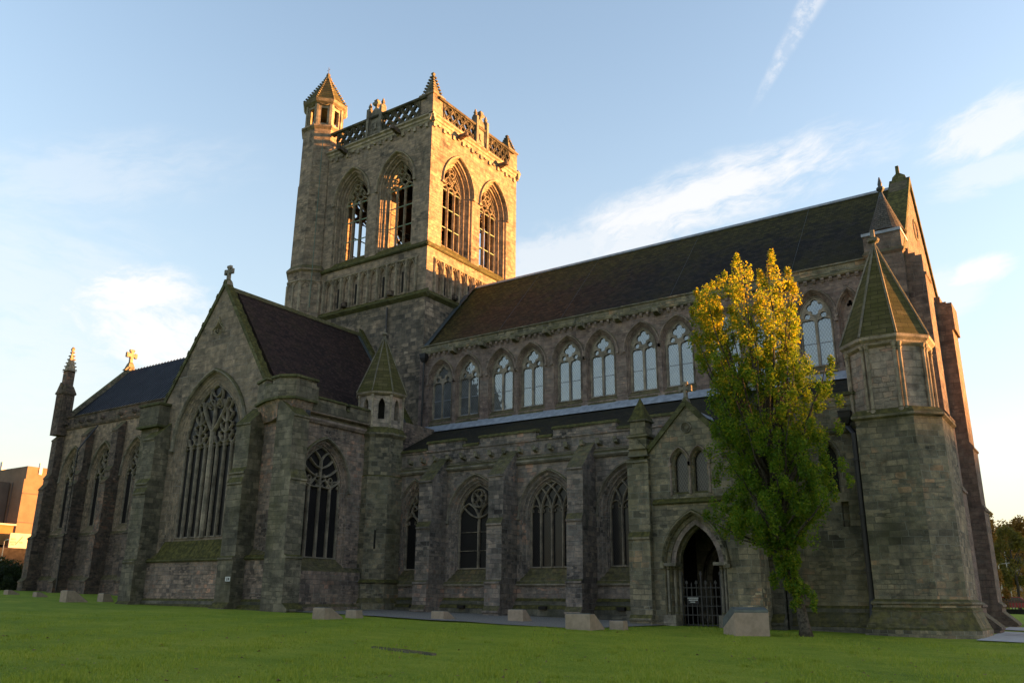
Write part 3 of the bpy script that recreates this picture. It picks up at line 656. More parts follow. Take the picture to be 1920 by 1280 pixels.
def islands(mb):
    par = list(range(len(mb.v)))
    def fnd(i):
        while par[i] != i: par[i] = par[par[i]]; i = par[i]
        return i
    for f in mb.f:
        a = fnd(f[0])
        for j in f[1:]: par[fnd(j)] = a
    comp = {}
    for i in range(len(mb.v)): comp.setdefault(fnd(i), []).append(i)
    cs = []
    for ids in comp.values():
        q = np.array([mb.v[i] for i in ids]); cs.append([q.min(0)-.012, q.max(0)+.012, set(ids)])
    merged = True
    while merged:
        merged = False; out = []
        for c in cs:
            for o in out:
                if np.all(c[0] <= o[1]) and np.all(o[0] <= c[1]):
                    o[0] = np.minimum(o[0], c[0]); o[1] = np.maximum(o[1], c[1]); o[2] |= c[2]; merged = True; break
            else: out.append(c)
        cs = out
    res = []
    for c in cs:
        ids = sorted(c[2]); mp = {v: k for k, v in enumerate(ids)}; m2 = MB(); m2.v = [mb.v[i] for i in ids]
        m2.f = [tuple(mp[j] for j in f) for f in mb.f if f[0] in mp]; res.append(m2)
    return res
def part(mb, name, mat, parent=None, label=None, smooth=False):
    if name in SPLIT:
        o = None
        for m2 in islands(mb): o = part1(m2, SING.get(name, name), mat, parent, label, smooth)
        return o
    return part1(mb, name, mat, parent, label, smooth)
def part1(mb, name, mat, parent=None, label=None, smooth=False):
    o = mb.build(name, mat, parent or church, smooth)
    if (parent or church) is church: o.matrix_parent_inverse = CI.inverted()
    if label: o['label'] = label
    return o
def holder(name, label=None):
    """a part that is itself one small frame mesh"""
YC, YA, YP, YT = 45.0, 40.0, 37.3, 32.4
XT0, XT1 = -50.5, -38.65         # tower
YT0, YT1 = 45.0, 56.8
XW, YR = -37.0, 50.9
def windowpart(name, win, tracery, mat_t, mat_h, gl, hoodargs=None, label=None, extra=None, gmat=None):
    """part: the carved tracery; sub-parts: glass and hood mould"""
    mb = MB(); tracery(win, mb); win.frame(mb)
    o = part(mb, name, mat_t, label=label)
    if gl: win.glass(gl, o)
    if hoodargs is not None:
        h = MB(); win.hood(h, **hoodargs); part(h, 'hood_mould', mat_h, o)
    if extra:
        e = MB(); extra(win, e); part(e, 'saddle_bars', 'copper_bar' if gmat is None else gmat, o)
    return o
P_DEEP = [(0, 0), (.03, .03), (.03, .14), (.12, .17), (.15, .27), (.24, .29), (.26, .42), (.34, .44), (.38, .6)]

# ---- clerestory -------------------------------------------------
F = FN(YC); mb = MB(); holes = []; cl_w = []
cx0 = [-36.9, -34.53, -31.72, -29.34, -26.53, -24.15, -21.36, -19.03, -16.19, -13.86, -11.12]
CP = [(0, 0), (.03, .02), (.04, .07), (.09, .08), (.11, .15), (.16, .16), (.19, .23)]
for c in cx0:
    w_ = Win(F, c, 13.45, 1.07, 16.45, 17.92, CP, .3); w_.reveal(mb); holes.append(w_.hole()); cl_w.append(w_)
wb = Win(F, -9.28, 13.45, .62, 16.2, 17.62, [(0, 0), (.03, .03), (.05, .12), (.1, .14), (.2, .3)], .3); wb.reveal(mb); holes.append(wb.hole())
mb.tess(F, [(-38.9, 12.4), (-7.2, 12.4), (-7.2, 18.6), (-38.9, 18.6)], holes)
cw = part(mb, 'clerestory_wall', 'stone_pink')
mb = MB(); mb.extr(F, [(-.3, 18.52), (.1, 18.52), (.16, 18.6), (.16, 18.66), (.05, 18.74), (.05, 19.1), (.13, 19.14), (.13, 19.22), (-.3, 19.3)], -38.75, -7.0)
part(mb, 'parapet', 'stone_mossy', cw)
mb = MB(); x = -38.4
while x < -7.4:
    s_ = .075+.02*rnd.random(); mb.extr(F, [(-.02, 18.3), (.06, 18.3), (.14, 18.42), (.14, 18.525), (-.02, 18.525)], x-s_, x+s_); x += .45
part(mb, 'corbel_table', 'stone_trim_pink', cw)
mb = MB()
for x in (-35.7, -33.15, -30.5, -27.95, -25.4, -22.8, -20.2, -17.5, -15.0, -12.5): gargoyle(mb, F, x, 18.42, .55, .2)
part(mb, 'carved_heads', 'stone_mossy', cw)
def clere(win, mb):
    c = win.c; sp = 16.25; holes = []
    for sg in (-1, 1):
        u = c+sg*.425; h = .355
        holes.append([(u-h, 13.8), (u+h, 13.8), (u+h, sp-.05), (u+h*.8, sp+.09), (u+h*.45, sp+.1), (u, sp+.21), (u-h*.45, sp+.1), (u-h*.8, sp+.09), (u-h, sp-.05)])
        holes.append(circ(c+sg*.43, 16.59, .165, 12))
    holes.append(quatre(c, 17.07, .235, .2))
    n1 = -win.depth+.02; out = win.rings[-1][0]
    mb.tess(win.F, out, holes, n1)
    for hcur in holes:
        mb.loft([[win.F.P(u, v, n1) for u, v in hcur], [win.F.P(c+(u-c)*.97, v, n1-.06) for u, v in hcur], [win.F.P(c+(u-c)*.97, v, n1-.11) for u, v in hcur]], False, False)
def saddle(win, mb):
    for v in (15.05,):
        for sg in (-1, 1): mb.bar(win.F, [(win.c+sg*.425-.355, v), (win.c+sg*.425+.355, v)], .035, -win.depth-.1, -win.depth-.05, flat=True)
    for sg in (-1, 1):
        a = win.c+sg*.425
        for q in ((a-.35, 13.8), (a+.35, 13.8)): mb.bar(win.F, [q, (q[0], 16.2)], .028, -win.depth-.1, -win.depth-.045, flat=True)
        mb.bar(win.F, [(a-.35, 13.83), (a+.35, 13.83)], .05, -win.depth-.1, -win.depth-.04, flat=True)
for i, w_ in enumerate(cl_w):
    o = windowpart('clerestory_window', w_, clere, 'stone_tracery', 'stone_trim_pink', 'glass_sky', dict(off=.09, w=.13, proj=.12, stop=.05), extra=saddle, gmat='lead')
o = MB(); o.tess(F, wb.rings[-1][0], [quatre(-9.28, 16.95, .1, .09, 24, 3, R(90))], -.29)
wo = part(o, 'blind_window', 'stone_trim_pink', label='narrow blocked window filled with pale pink stone')
h = MB(); wb.hood(h, .09, .13, .12, .05); part(h, 'hood_mould', 'stone_trim_pink', wo)
mb = MB()
for w_ in cl_w: mb.extr(F, [(-.1, 13.2), (.09, 13.2), (.09, 13.27), (-.12, 13.5), (-.2, 13.5)], w_.c-.95, w_.c+.95)
part(mb, 'window_sills', 'stone_mossy', cw)
# ---- nave roof --------------------------------------------------
mb = MB(); mb.loft([[(-38.6, 45.12, 19.12), (-38.6, YR, 25.55), (-38.6, 56.7, 19.12)], [(-7.15, 45.12, 19.12), (-7.15, YR, 25.55), (-7.15, 56.7, 19.12)]])
nr = part(mb, 'nave_roof', 'slate_nave')
mb = MB(); mb.extr(Fr((0, YR, 0), 0), [(-.16, 25.45), (-.16, 25.55), (0, 25.68), (.16, 25.55), (.16, 25.45)], -38.4, -7.2); part(mb, 'ridge_capping', 'lead', nr)
mb = MB(); mb.loft([[(x, y-.1, z+.02), (x, y-.1, z+.1), (x+.35, y-.1, z+.02)] for x, y, z in ((-38.64, 45.1, 19.15), (-38.64, 50.9, 25.75))]); part(mb, 'lead_soaker', 'lead_dark', nr)
mb = MB()
for x in (-32.2, -27.2, -19.5, -12.2): mb.tube([(x, 45.25, 19.36), (x, 48, 22.42), (x, 50.7, 25.42)], .009, 4)
part(mb, 'conductor_wires', 'lead_dark', nr)
mb = MB(); mb.box(-38.4, -7.0, 56.2, 56.75, .2, 19.05); mb.box(-38.0, -7.0, 45.6, 45.9, .2, 12.4); mb.box(-38.4, -38.1, 46, 56.5, .2, 18.6); part(mb, 'nave_inner_walls', 'interior_dark')
# ---- aisle ------------------------------------------------------
F = FN(YA); mb = MB(); holes = []; aw = []
AP = [(0, 0), (.04, .04), (.09, .11), (.18, .13), (.28, .26), (.34, .28), (.38, .37), (.42, .39), (.44, .46)]
for c, w0, ap in ((-34.55, 1.45, 8.7), (-29.96, 1.92, 8.72), (-24.97, 1.86, 8.62), (-19.9, 1.95, 8.7)):
    w_ = Win(F, c, 2.75, w0, 6.25, ap, AP, .7); w_.reveal(mb); holes.append(w_.hole()); aw.append(w_)
mb.tess(F, [(-36.4, .2), (-17.2, .2), (-17.2, 10.4), (-36.4, 10.4)], holes)
aisle = part(mb, 'aisle_wall', 'stone_grey')
mb = MB(); molding(mb, F, -36.3, -17.5, 2.62, .16, .13, .12); molding(mb, F, -36.3, -17.5, 9.32, .25, .2, .1); molding(mb, F, -36.3, -17.5, 9.5, .12, .11, .04)
part(mb, 'string_course', 'stone_trim', aisle)
mb = MB(); mb.extr(F, [(-.05, .1), (.42, .1), (.42, 1.3), (.34, 1.45), (.2, 1.5), (.2, 1.7), (.02, 1.85), (-.05, 1.85)], -36.0, -17.3); part(mb, 'plinth', 'stone_plinth', aisle)
mb = MB()
for x in (-33.9, -30.4, -25.0, -20.4): mb.box(x-.22, x+.22, 39.4, 39.6, 1.28, 1.45)
part(mb, 'vent', 'interior_dark', aisle)
mb = MB(); cp = MB(); crenel(mb, F, -36.45, -17.3, 10.35, 10.5, 10.9, [(-36.4, -33.6), (-30.95, -29.65), (-25.72, -24.57), (-20.65, -19.5)], .35, .14, .06, cp)
pp = part(mb, 'aisle_parapet', 'stone_grey'); part(cp, 'coping', 'stone_moss_cap', pp)
mb = MB(); x = -35.9
while x < -17.6:
    gargoyle(mb, F, x, 9.82, .34+.1*rnd.random(), .13); x += 1.02
part(mb, 'carved_corbels', 'stone_mossy', aisle)
mb = MB(); mb.loft([[(x, 45.1, 12.95), (x, 45.1, 12.2), (x, 40.2, 9.9), (x, 40.2, 10.4)] for x in (-38, -8.3)])
ar = part(mb, 'aisle_roof', 'slate_dark')
mb = MB(); mb.extr(FN(YC), [(-.02, 13.28), (.05, 13.28), (.42, 12.86), (.46, 12.76), (.40, 12.76), (-.02, 13.1)], -38.2, -8.4); part(mb, 'lead_flashing', 'lead', ar)
tr_kind = [lambda w, m: flowing(w, m, 2, .1, .12),
           None,
           lambda w, m: intersecting(w, m, 4, .1, .12),
           lambda w, m: intersecting(w, m, 4, .1, .12)]
def wheel(w, m):
    c, s = w.c, w.spring
    w.bars(m, [(c, w.isill), (c, s+.1)], .13, .12, False)
    for sg in (1, -1):
        pts = arch(c+sg*w.iw/2, 0, w.iw/2, s-.15, w.iw*.75, 0, 8)[2:]; w.bars(m, pts, .1, .12)
        w.bars(m, arcline(c, s+.05, c+sg*w.iw*.85, s+.95, -.12*sg), .09, .1)
    m.bar(w.F, circ(c, s+1.18, .52, 20), .09, -w.depth-.06, -w.depth+.11, closed=True)
    for k in range(4):
        a = R(45+90*k); m.bar(w.F, [(c, s+1.18), (c+.5*math.cos(a), s+1.18+.5*math.sin(a))], .06, -w.depth-.06, -w.depth+.07)
        m.bar(w.F, circ(c+.29*math.cos(a+R(45)), s+1.18+.29*math.sin(a+R(45)), .17, 10), .04, -w.depth-.05, -w.depth+.06, closed=True)
    for v in (4.45, 5.5): m.bar(w.F, [(c-w.iw, v), (c+w.iw, v)], .03, -w.depth-.07, -w.depth-.02, flat=True)
tr_kind[1] = wheel
for w_, tk in zip(aw, tr_kind): windowpart('aisle_window', w_, tk, 'stone_tracery', 'stone_trim', 'glass_dark', dict(off=.06, w=.13, proj=.1, stop=.1))
for u0, u1 in ((-33.05, -32.03), (-28.0, -26.98), (-22.92, -21.97)):
    mb = MB(); buttress(mb, F, u0, u1, .15, [(1.75, 1.2, .25), (1.62, 2.68, .1), (1.5, 5.75, .32), (1.38, 8.42, 1.5)], 9.95)
    part(mb, 'aisle_buttress', 'stone_grey')
# ---- west end of the aisle wall, behind the tree -------------------
F2 = FN(39.5); mb = MB()
wl = Win(F2, -9.75, 6.4, .42, 7.9, 8.75, [(0, 0), (.05, .08), (.15, .3)], .1); wl.reveal(mb)
mb.tess(F2, [(-13.6, .2), (-7.8, .2), (-7.8, 10.3), (-13.6, 10.3)], [wl.hole(), [(-9.42, 4.9), (-9.1, 4.9), (-9.1, 6.0), (-9.42, 6.0)]])
mb.loft([[F2.P(u, v, n) for u, v in [(-9.42, 4.9), (-9.1, 4.9), (-9.1, 6.0), (-9.42, 6.0)]] for n in (0, -.3)], False, True)
ww = part(mb, 'aisle_end_wall', 'stone_mossy')
mb = MB(); wl.hood(mb, .08, .1, .08, .05); part(mb, 'hood_mould', 'stone_trim', ww); wl.glass('glass_dark', ww)
mb = MB(); molding(mb, F2, -13.4, -8.2, 9.2, .18, .14, .1); mb.extr(F2, [(-.05, .1), (.42, .1), (.42, .75), (.34, .8), (.12, 1.35), (.12, 1.5), (.0, 1.62), (-.05, 1.62)], -13.4, -8.2); part(mb, 'string_course', 'stone_plinth', ww)
mb = MB(); cp = MB(); crenel(mb, F2, -13.4, -8.0, 10.25, 10.4, 10.75, [(-12.0, -10.9)], .35, .14, .04, cp); pp = part(mb, 'aisle_parapet', 'stone_mossy'); part(cp, 'coping', 'stone_moss_cap', pp)
# ---- porch -----------------------------------------------------
F = FN(YP); mb = MB(); holes = []
DP = [(0, 0), (.04, .04), (.06, .2), (.22, .24), (.26, .42), (.40, .45), (.44, .62), (.52, .66), (.55, .85)]
door = Win(F, -15.5, .55, 1.5, 3.32, 5.62, DP, 0, 14); door.reveal(mb); holes.append(door.hole())
pl = []
for c in (-15.98, -15.02):
    w_ = Win(F, c, 6.5, .42, 7.95, 8.62, [(0, 0), (.03, .05), (.09, .1), (.13, .22)], .12); w_.reveal(mb); holes.append(w_.hole()); pl.append(w_)
mb.tess(F, [(-18.0, .2), (-13.2, .2), (-13.2, 8.3), (-15.55, 10.75), (-17.9, 8.3), (-18.0, 8.3)], holes)
# side and back walls of the porch, with a dark vault inside
mb.face([(-13.2, YP, .2), (-13.2, 40.2, .2), (-13.2, 40.2, 8.3), (-13.2, YP, 8.3)]); mb.face([(-18.0, 40.2, .2), (-18.0, YP, .2), (-18.0, YP, 8.3), (-18.0, 40.2, 8.3)])
porch = part(mb, 'porch', 'stone_mossy')
mb = MB()
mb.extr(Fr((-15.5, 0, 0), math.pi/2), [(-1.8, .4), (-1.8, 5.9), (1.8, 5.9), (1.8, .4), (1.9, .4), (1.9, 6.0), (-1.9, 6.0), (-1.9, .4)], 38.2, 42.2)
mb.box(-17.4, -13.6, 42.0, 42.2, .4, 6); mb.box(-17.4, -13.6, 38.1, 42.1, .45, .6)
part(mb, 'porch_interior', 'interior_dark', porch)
mb = MB()
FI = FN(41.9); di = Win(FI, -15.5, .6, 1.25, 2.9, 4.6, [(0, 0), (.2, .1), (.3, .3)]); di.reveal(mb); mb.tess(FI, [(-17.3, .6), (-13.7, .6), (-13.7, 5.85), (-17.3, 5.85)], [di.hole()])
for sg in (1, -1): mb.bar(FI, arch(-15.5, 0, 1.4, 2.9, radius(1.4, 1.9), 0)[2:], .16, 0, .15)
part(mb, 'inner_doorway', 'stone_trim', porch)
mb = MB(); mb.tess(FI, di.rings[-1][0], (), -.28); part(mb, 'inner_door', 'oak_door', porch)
mb = MB(); door.hood(mb, .08, .16, .14, .0); part(mb, 'hood_mould', 'stone_mossy', porch)
# pale voussoirs
mb = MB(); A0 = arch(-15.5, 0, 1.5, 3.32, door.r, .28, 14)[2:]; mb.bar(F, A0, .34, -.48, -.30, flat=True); part(mb, 'voussoirs', 'stone_door', porch)
mb = MB()
for sg in (1, -1):
    for off_, dp in ((1.36, .12), (1.13, .36), (1.0, .6)):
        x = -15.5+sg*off_; y = YP+dp
        mb.lathe(x, y, [(.10, 1.15), (.10, 1.22), (.065, 1.28), (.065, 3.08), (.09, 3.12), (.07, 3.16), (.11, 3.3)], 8)
    mb.box(-15.5+sg*1.25-.36, -15.5+sg*1.25+.36, YP-.1, YP+.75, 3.28, 3.42)
    mb.box(-15.5+sg*1.3-.3, -15.5+sg*1.3+.3, YP-.06, YP+.8, .3, 1.16)
part(mb, 'door_shafts', 'stone_trim', porch)
mb = MB(); molding(mb, F, -17.4, -13.3, 6.18, .12, .14, .14); molding(mb, F, -13.9, -13.2, 8.2, .16, .12, .05); part(mb, 'string_course', 'stone_moss_cap', porch)
for w_ in pl:
    m2 = MB(); w_.hood(m2, .07, .1, .1, .0); o = part(m2, 'porch_window', 'stone_trim_pink'); w_.glass('glass_lead', o)
mb = MB()
for x in (-16.46, -15.5, -14.54): mb.lathe(x, YP+.02, [(.09, 6.45), (.06, 6.52), (.06, 7.8), (.09, 7.86), (.11, 7.98)], 8)
part(mb, 'window_shafts', 'stone_trim_pink', porch)
mb = MB(); mb.bar(F, circ(-15.58, 9.6, .25, 18), .08, -.03, .07, closed=True); mb.bar(F, quatre(-15.58, 9.6, .09, .08, 24), .03, -.02, .05, closed=True); part(mb, 'roundel', 'stone_trim', porch)
mb = MB()
for sg in (1, -1):
    mb.prism(F, [(-15.55, 10.62), (-15.55+sg*2.45, 8.06), (-15.55+sg*2.45, 8.34), (-15.55, 10.98)], -.28, .1)
part(mb, 'gable_coping', 'stone_moss_cap', porch)
mb = MB(); stone_cross(mb, -15.55, YP+.1, 10.8, .95); part(mb, 'gable_cross', 'stone_trim', porch)
mb = MB(); mb.loft([[(-15.55, y, 10.55), (-13.15, y, 8.05), (-13.15, y, 7.8), (-17.95, y, 7.8), (-17.95, y, 8.05)] for y in (YP+.55, 42.5)]); pr_ = part(mb, 'porch_roof', 'slate_dark')
mb = MB(); mb.loft([[(-15.55+a, y, 10.66-abs(a)*1.04) for a in (-.3, 0, .3)] for y in (YP+.3, 42.5)], closed=False, cap0=False, cap1=False); part(mb, 'lead_ridge', 'lead', pr_)
for x0, x1 in ((-18.6, -17.5), (-13.45, -12.4)):
    mb = MB(); cxp = (x0+x1)/2
    buttress(mb, FN(YP+.1), x0, x1, .1, [(.55, 1.0, .15), (.45, 4.6, .25), (.35, 8.2, .15)], 8.5)
    mb.box(x0+.05, x1-.05, YP+.09, YP+1.0, .1, 8.42)
    mb.loft([rect(cxp, YP+.3, .52, .52, 8.4), rect(cxp, YP+.3, .46, .46, 8.7), rect(cxp, YP+.3, .46, .46, 9.3), rect(cxp, YP+.3, .56, .56, 9.36), rect(cxp, YP+.3, .56, .56, 9.44), rect(cxp, YP+.3, .40, .40, 9.52), rect(cxp, YP+.3, .40, .40, 10.1), rect(cxp, YP+.3, .5, .5, 10.14), rect(cxp, YP+.3, .5, .5, 10.2)])
    for FF in (FN(YP-.16), FW(cxp+.46)):
        uc = cxp if FF.U.x > .5 else YP+.3
        mb.prism(FF, [(uc-.5, 8.75), (uc+.5, 8.75), (uc, 9.25)], -.05, .12)
    po = part(mb, 'porch_pier', 'stone_mossy')
    mb = MB(); spirelet(mb, cxp, YP+.3, .46, 10.2, 11.4); part(mb, 'pinnacle', 'stone_moss_cap', po)
# dark broken pier between the porch and the wall
mb = MB(); buttress(mb, FN(38.6), -12.9, -11.9, .1, [(.6, .9, .35), (.3, 3.6, .2), (.2, 6.5, .7)], 7.4); mb.box(-12.9, -11.9, 38.55, 39.6, .1, 7.2); part(mb, 'porch_buttress', 'stone_plinth')
# iron gate
gate = MB(); FG = FN(YP+.62)
for i in range(9):
    u = -16.42+1.84*i/8; top = 2.9 if i in (0, 4, 8) else 2.48+.03*(i % 2)
    gate.bar(FG, [(u, .66), (u, top)], .055 if i in (0, 4, 8) else .042, 0, .035, flat=True)
    if top > 2.5: gate.prism(FG, [(u-.07, top), (u+.07, top), (u+.05, top+.1), (u, top+.16), (u-.05, top+.1)], 0, .04)
    else: gate.prism(FG, [(u-.028, top), (u+.028, top), (u, top+.12)], .005, .03)
for v in (.74, 1.16, 1.55, 1.95, 2.34): gate.bar(FG, [(-16.44, v), (-14.56, v)], .04, .035, .06, flat=True)
part(gate, 'iron_gate', 'iron', porch)

# ---- stair turret between aisle and transept ----------------------
tcx, tcy = -37.2, 39.4; mb = MB()
mb.loft([octo(tcx, tcy, 1.75, .3), octo(tcx, tcy, 1.75, 1.5), octo(tcx, tcy, 1.62, 1.8), octo(tcx, tcy, 1.62, 2.6), octo(tcx, tcy, 1.72, 2.65), octo(tcx, tcy, 1.55, 2.85), octo(tcx, tcy, 1.55, 8.9), octo(tcx, tcy, 1.48, 9.0), octo(tcx, tcy, 1.48, 11.3), octo(tcx, tcy, 1.66, 11.5), octo(tcx, tcy, 1.66, 11.6), octo(tcx, tcy, 1.40, 12.0)])
st = part(mb, 'stair_turret', 'stone_mossy')
mb = MB(); mb.loft([octo(tcx, tcy, .9, 11.9), octo(tcx, tcy, .9, 14.1)]); part(mb, 'dark_core', 'interior_dark', st)
mb = MB(); F8 = []
for k in range(8):
    a = R(45*k); nx, ny = math.sin(a), -math.cos(a)
    FF = Fr((tcx+nx*1.36, tcy+ny*1.36, 0), a); F8.append(FF); h = 1.36*math.tan(R(22.5))
    ho = arch(0, 12.5, .2, 13.4, .6, 0, 5)
    mb.tess(FF, [(-h, 11.9), (h, 11.9), (h, 14.15), (-h, 14.15)], [ho]); mb.loft([[FF.P(u, v, n) for u, v in ho] for n in (0, -.35)], False, False)
part(mb, 'turret_lantern', 'stone_upper_turret', st)
mb = MB()
for k in range(8):
    p = octo(tcx, tcy, 1.38, 0)[k]; mb.lathe(p[0], p[1], [(.1, 11.95), (.1, 12.05), (.065, 12.1), (.065, 13.85), (.11, 13.95), (.11, 14.1)], 7)
mb.loft([octo(tcx, tcy, 1.42, 14.02), octo(tcx, tcy, 1.56, 14.12), octo(tcx, tcy, 1.6, 14.22), octo(tcx, tcy, 1.4, 14.3)])
part(mb, 'corner_shafts', 'stone_trim_buff', st)
mb = MB(); mb.cone(octo(tcx, tcy, 1.58, 14.24), (tcx, tcy, 18.35)); so = part(mb, 'spire', 'stone_tiles', st)
mb = MB()
for p in octo(tcx, tcy, 1.6, 14.24): mb.tube([p, (tcx, tcy, 18.37)], .045, 5)
mb.lathe(tcx, tcy, [(.07, 18.1), (.09, 18.3), (.2, 18.42), (.2, 18.5), (.07, 18.56), (.06, 18.8)], 8)
part(mb, 'spire_ribs', 'stone_trim', st)
mb = MB(); FF = Fr((tcx+math.sin(R(45))*1.55, tcy-math.cos(R(45))*1.55, 0), R(45)); mb.prism(FF, [(-.06, 4.6), (.06, 4.6), (.06, 5.7), (-.06, 5.7)], -.1, .01); part(mb, 'slit', 'interior_dark', st)

# ---- north transept ---------------------------------------------
F = FN(YT); mb = MB(); TC = -44.95; holes = []
GP = [(0, 0), (.04, .03), (.08, .09), (.2, .105), (.26, .15), (.38, .16), (.44, .21), (.56, .22), (.61, .26), (.68, .27), (.7, .32)]
gw = Win(F, TC, 3.98, 3.38, 10.85, 15.42, GP, 1.25, 16); gw.reveal(mb); holes.append(gw.hole())
ro = circ(-45.15, 18.35, .42, 20); holes.append(ro); mb.loft([[F.P(u, v, n) for u, v in ro] for n in (0, -.25)], False, True)
mb.tess(F, [(-51.5, .4), (-38.0, .4), (-38.0, 13.2), (-39.9, 14.1), (TC, 21.35), (-50.0, 14.1), (-51.5, 13.2)], holes)
tg = part(mb, 'transept_gable', 'stone_gable')
mb = MB(); mb.bar(F, [(-45.72, 18.0)]+arcline(-45.72, 18.3, -45.15, 19.02, -.12)+arcline(-45.15, 19.02, -44.58, 18.3, -.12)[1:]+[(-44.58, 18.0)], .11, -.03, .12); mb.bar(F, circ(-45.15, 18.35, .40, 20), .09, -.1, .05, closed=True); mb.bar(F, circ(-45.15, 18.35, .26, 20), .07, -.16, -.03, closed=True)
mb.bar(F, quatre(-45.15, 18.35, .09, .08, 24, 3), .04, -.22, -.08, closed=True); part(mb, 'roundel', 'stone_trim_buff', tg)
mb = MB(); prof = []
for sg in (1, -1):
    mb.prism(F, [(TC, 21.2), (TC+sg*5.35, 13.35), (TC+sg*5.35, 13.75), (TC, 21.62)], -.42, .1)
    for k in range(9):
        t0 = k/9; xa = TC+sg*5.35*t0; za = 21.62-7.87*t0; mb.prism(F, [(xa, za-.1), (xa+sg*.12, za-.28), (xa+sg*.16, za-.2), (xa+sg*.04, za+.03)], -.44, .13)
part(mb, 'gable_coping', 'stone_moss_cap', tg)
mb = MB(); stone_cross(mb, TC, YT+.15, 21.4, 1.2); part(mb, 'gable_cross', 'stone_trim', tg)
def great(win, mb):
    c, s, iw = win.c, win.spring, win.iw; D = win.depth; st_ = 2*iw/7.0
    us = [-2.0*st_-.35*st_, -1.35*st_-.2, -.62*st_-.2]
    ul = [c-1.98, c-1.27, c-.58]; ur = [c+1.98, c+1.27, c+.58]
    for u in ul+ur: win.bars(mb, [(u, win.isill-.05), (u, s+.05)], .135, .14, False)
    mb.bar(win.F, [(c, win.isill-.05), (c, s+.9)], .30, -D-.06, -D+.22)
    # the middle mullion splits into a great V
    win.bars(mb, arcline(c-.04, s+.75, c-1.32, s+3.1, .05), .15, .2, True)
    win.bars(mb, arcline(c+.04, s+.75, c+1.42, s+3.15, -.05), .15, .2, True)
    win.bars(mb, [(c, s+.8), (c, s+2.5), (c-.02, s+4.2)], .11, .16, True)
    for sg in (1, -1):
        win.bars(mb, arcline(c, s+2.4, c+sg*.55, s+3.45, -.22*sg), .1, .12)
        mb.bar(win.F, circ(c+sg*.42, s+2.55, .30, 14), .07, -D-.06, -D+.09, closed=True)
        win.bars(mb, arcline(c, s+3.0, c+sg*.42, s+3.7, -.25*sg), .08, .1)
        for r_ in (.13,): mb.bar(win.F, circ(c+sg*.42, s+2.55, r_, 10), .05, -D-.05, -D+.07, closed=True)
        a = c+sg*1.27                                    # each side grows like a tree
        win.bars(mb, [(a, s), (a, s+2.15)], .12, .15)
        for h, L, lift in ((.0, .62, .72), (.62, .6, .62), (1.28, .55, .6)):
            for q in (1, -1):
                L2 = L*(.9 if h else 1)
                win.bars(mb, arcline(a, s+h, a+q*L2, s+h+lift, -.16*q), .1, .13)
                win.bars(mb, arcline(a+q*L2, s+h+lift, a+q*L2*.45, s+h+lift+.22, .28*q), .075, .1)
                win.bars(mb, arcline(a+q*L2*.72, s+h+lift*.55, a+q*L2*1.12, s+h+lift*.55+.12, -.2*q), .06, .09)
        for q in (1, -1):
            win.bars(mb, arcline(a, s+2.0, a+q*.42, s+2.75, -.1*q), .1, .13)
            win.bars(mb, arcline(a+q*.42, s+2.75, a+q*.12, s+2.6, .3*q), .06, .09)
        for uu in (c+sg*.58, c+sg*1.98):                # side mullions fork
            for q in (1, -1): win.bars(mb, arcline(uu, s-.05, uu+q*.34, s+.5, -.14*q), .09, .12)
    for u in [c-2.32, c-1.62, c-.92, c-.29, c+.29, c+.92, c+1.62, c+2.32]: light_head(win, mb, u-.25, u+.25, s-.2, .06, .09)
windowpart('great_window', gw, great, 'stone_tracery', 'stone_trim', 'glass_dark', dict(off=.14, w=.24, proj=.2, stop=.1), label='tall seven light window with flowing tree shaped tracery')
# thicker base wall below the sill string
F1 = FN(31.9); mb = MB()
mb.extr(F1, [(-.6, .3), (.0, .3), (.0, 3.85), (-.02, 3.86), (-.42, 4.35), (-.6, 4.35)], -50.3, -37.2); base = part(mb, 'transept_base', 'stone_transept')
mb = MB(); molding(mb, F1, -50.2, -37.2, 3.92, .16, .14, .1)
for ii in range(8): u = gw.c-3.3+6.6*ii/8; mb.extr(F1, [(-.55, 4.25), (-.02, 3.98), (.05, 4.0), (-.1, 4.22), (-.55, 5.02)], u+.012, u+.825-.012)
part(mb, 'window_sill', 'stone_moss_cap', base)
mb = MB(); mb.extr(F1, [(-.1, .2), (.4, .2), (.4, 1.15), (.3, 1.3), (.12, 1.38), (.12, 1.55), (0, 1.68), (-.1, 1.68)], -50.3, -37.2); part(mb, 'plinth', 'stone_plinth', base)
mb = MB(); mb.box(-40.15, -39.78, 31.0, 31.1, 2.6, 2.84); part(mb, 'stone_plaque', 'white_paint', base, label='small white plaque with a dark seal set low in the buttress')
mb = MB(); mb.box(-40.03, -39.98, 30.99, 31.1, 2.63, 2.81); mb.box(-39.92, -39.84, 30.99, 31.1, 2.65, 2.79); part(mb, 'plaque_marks', 'rough_wall', base)
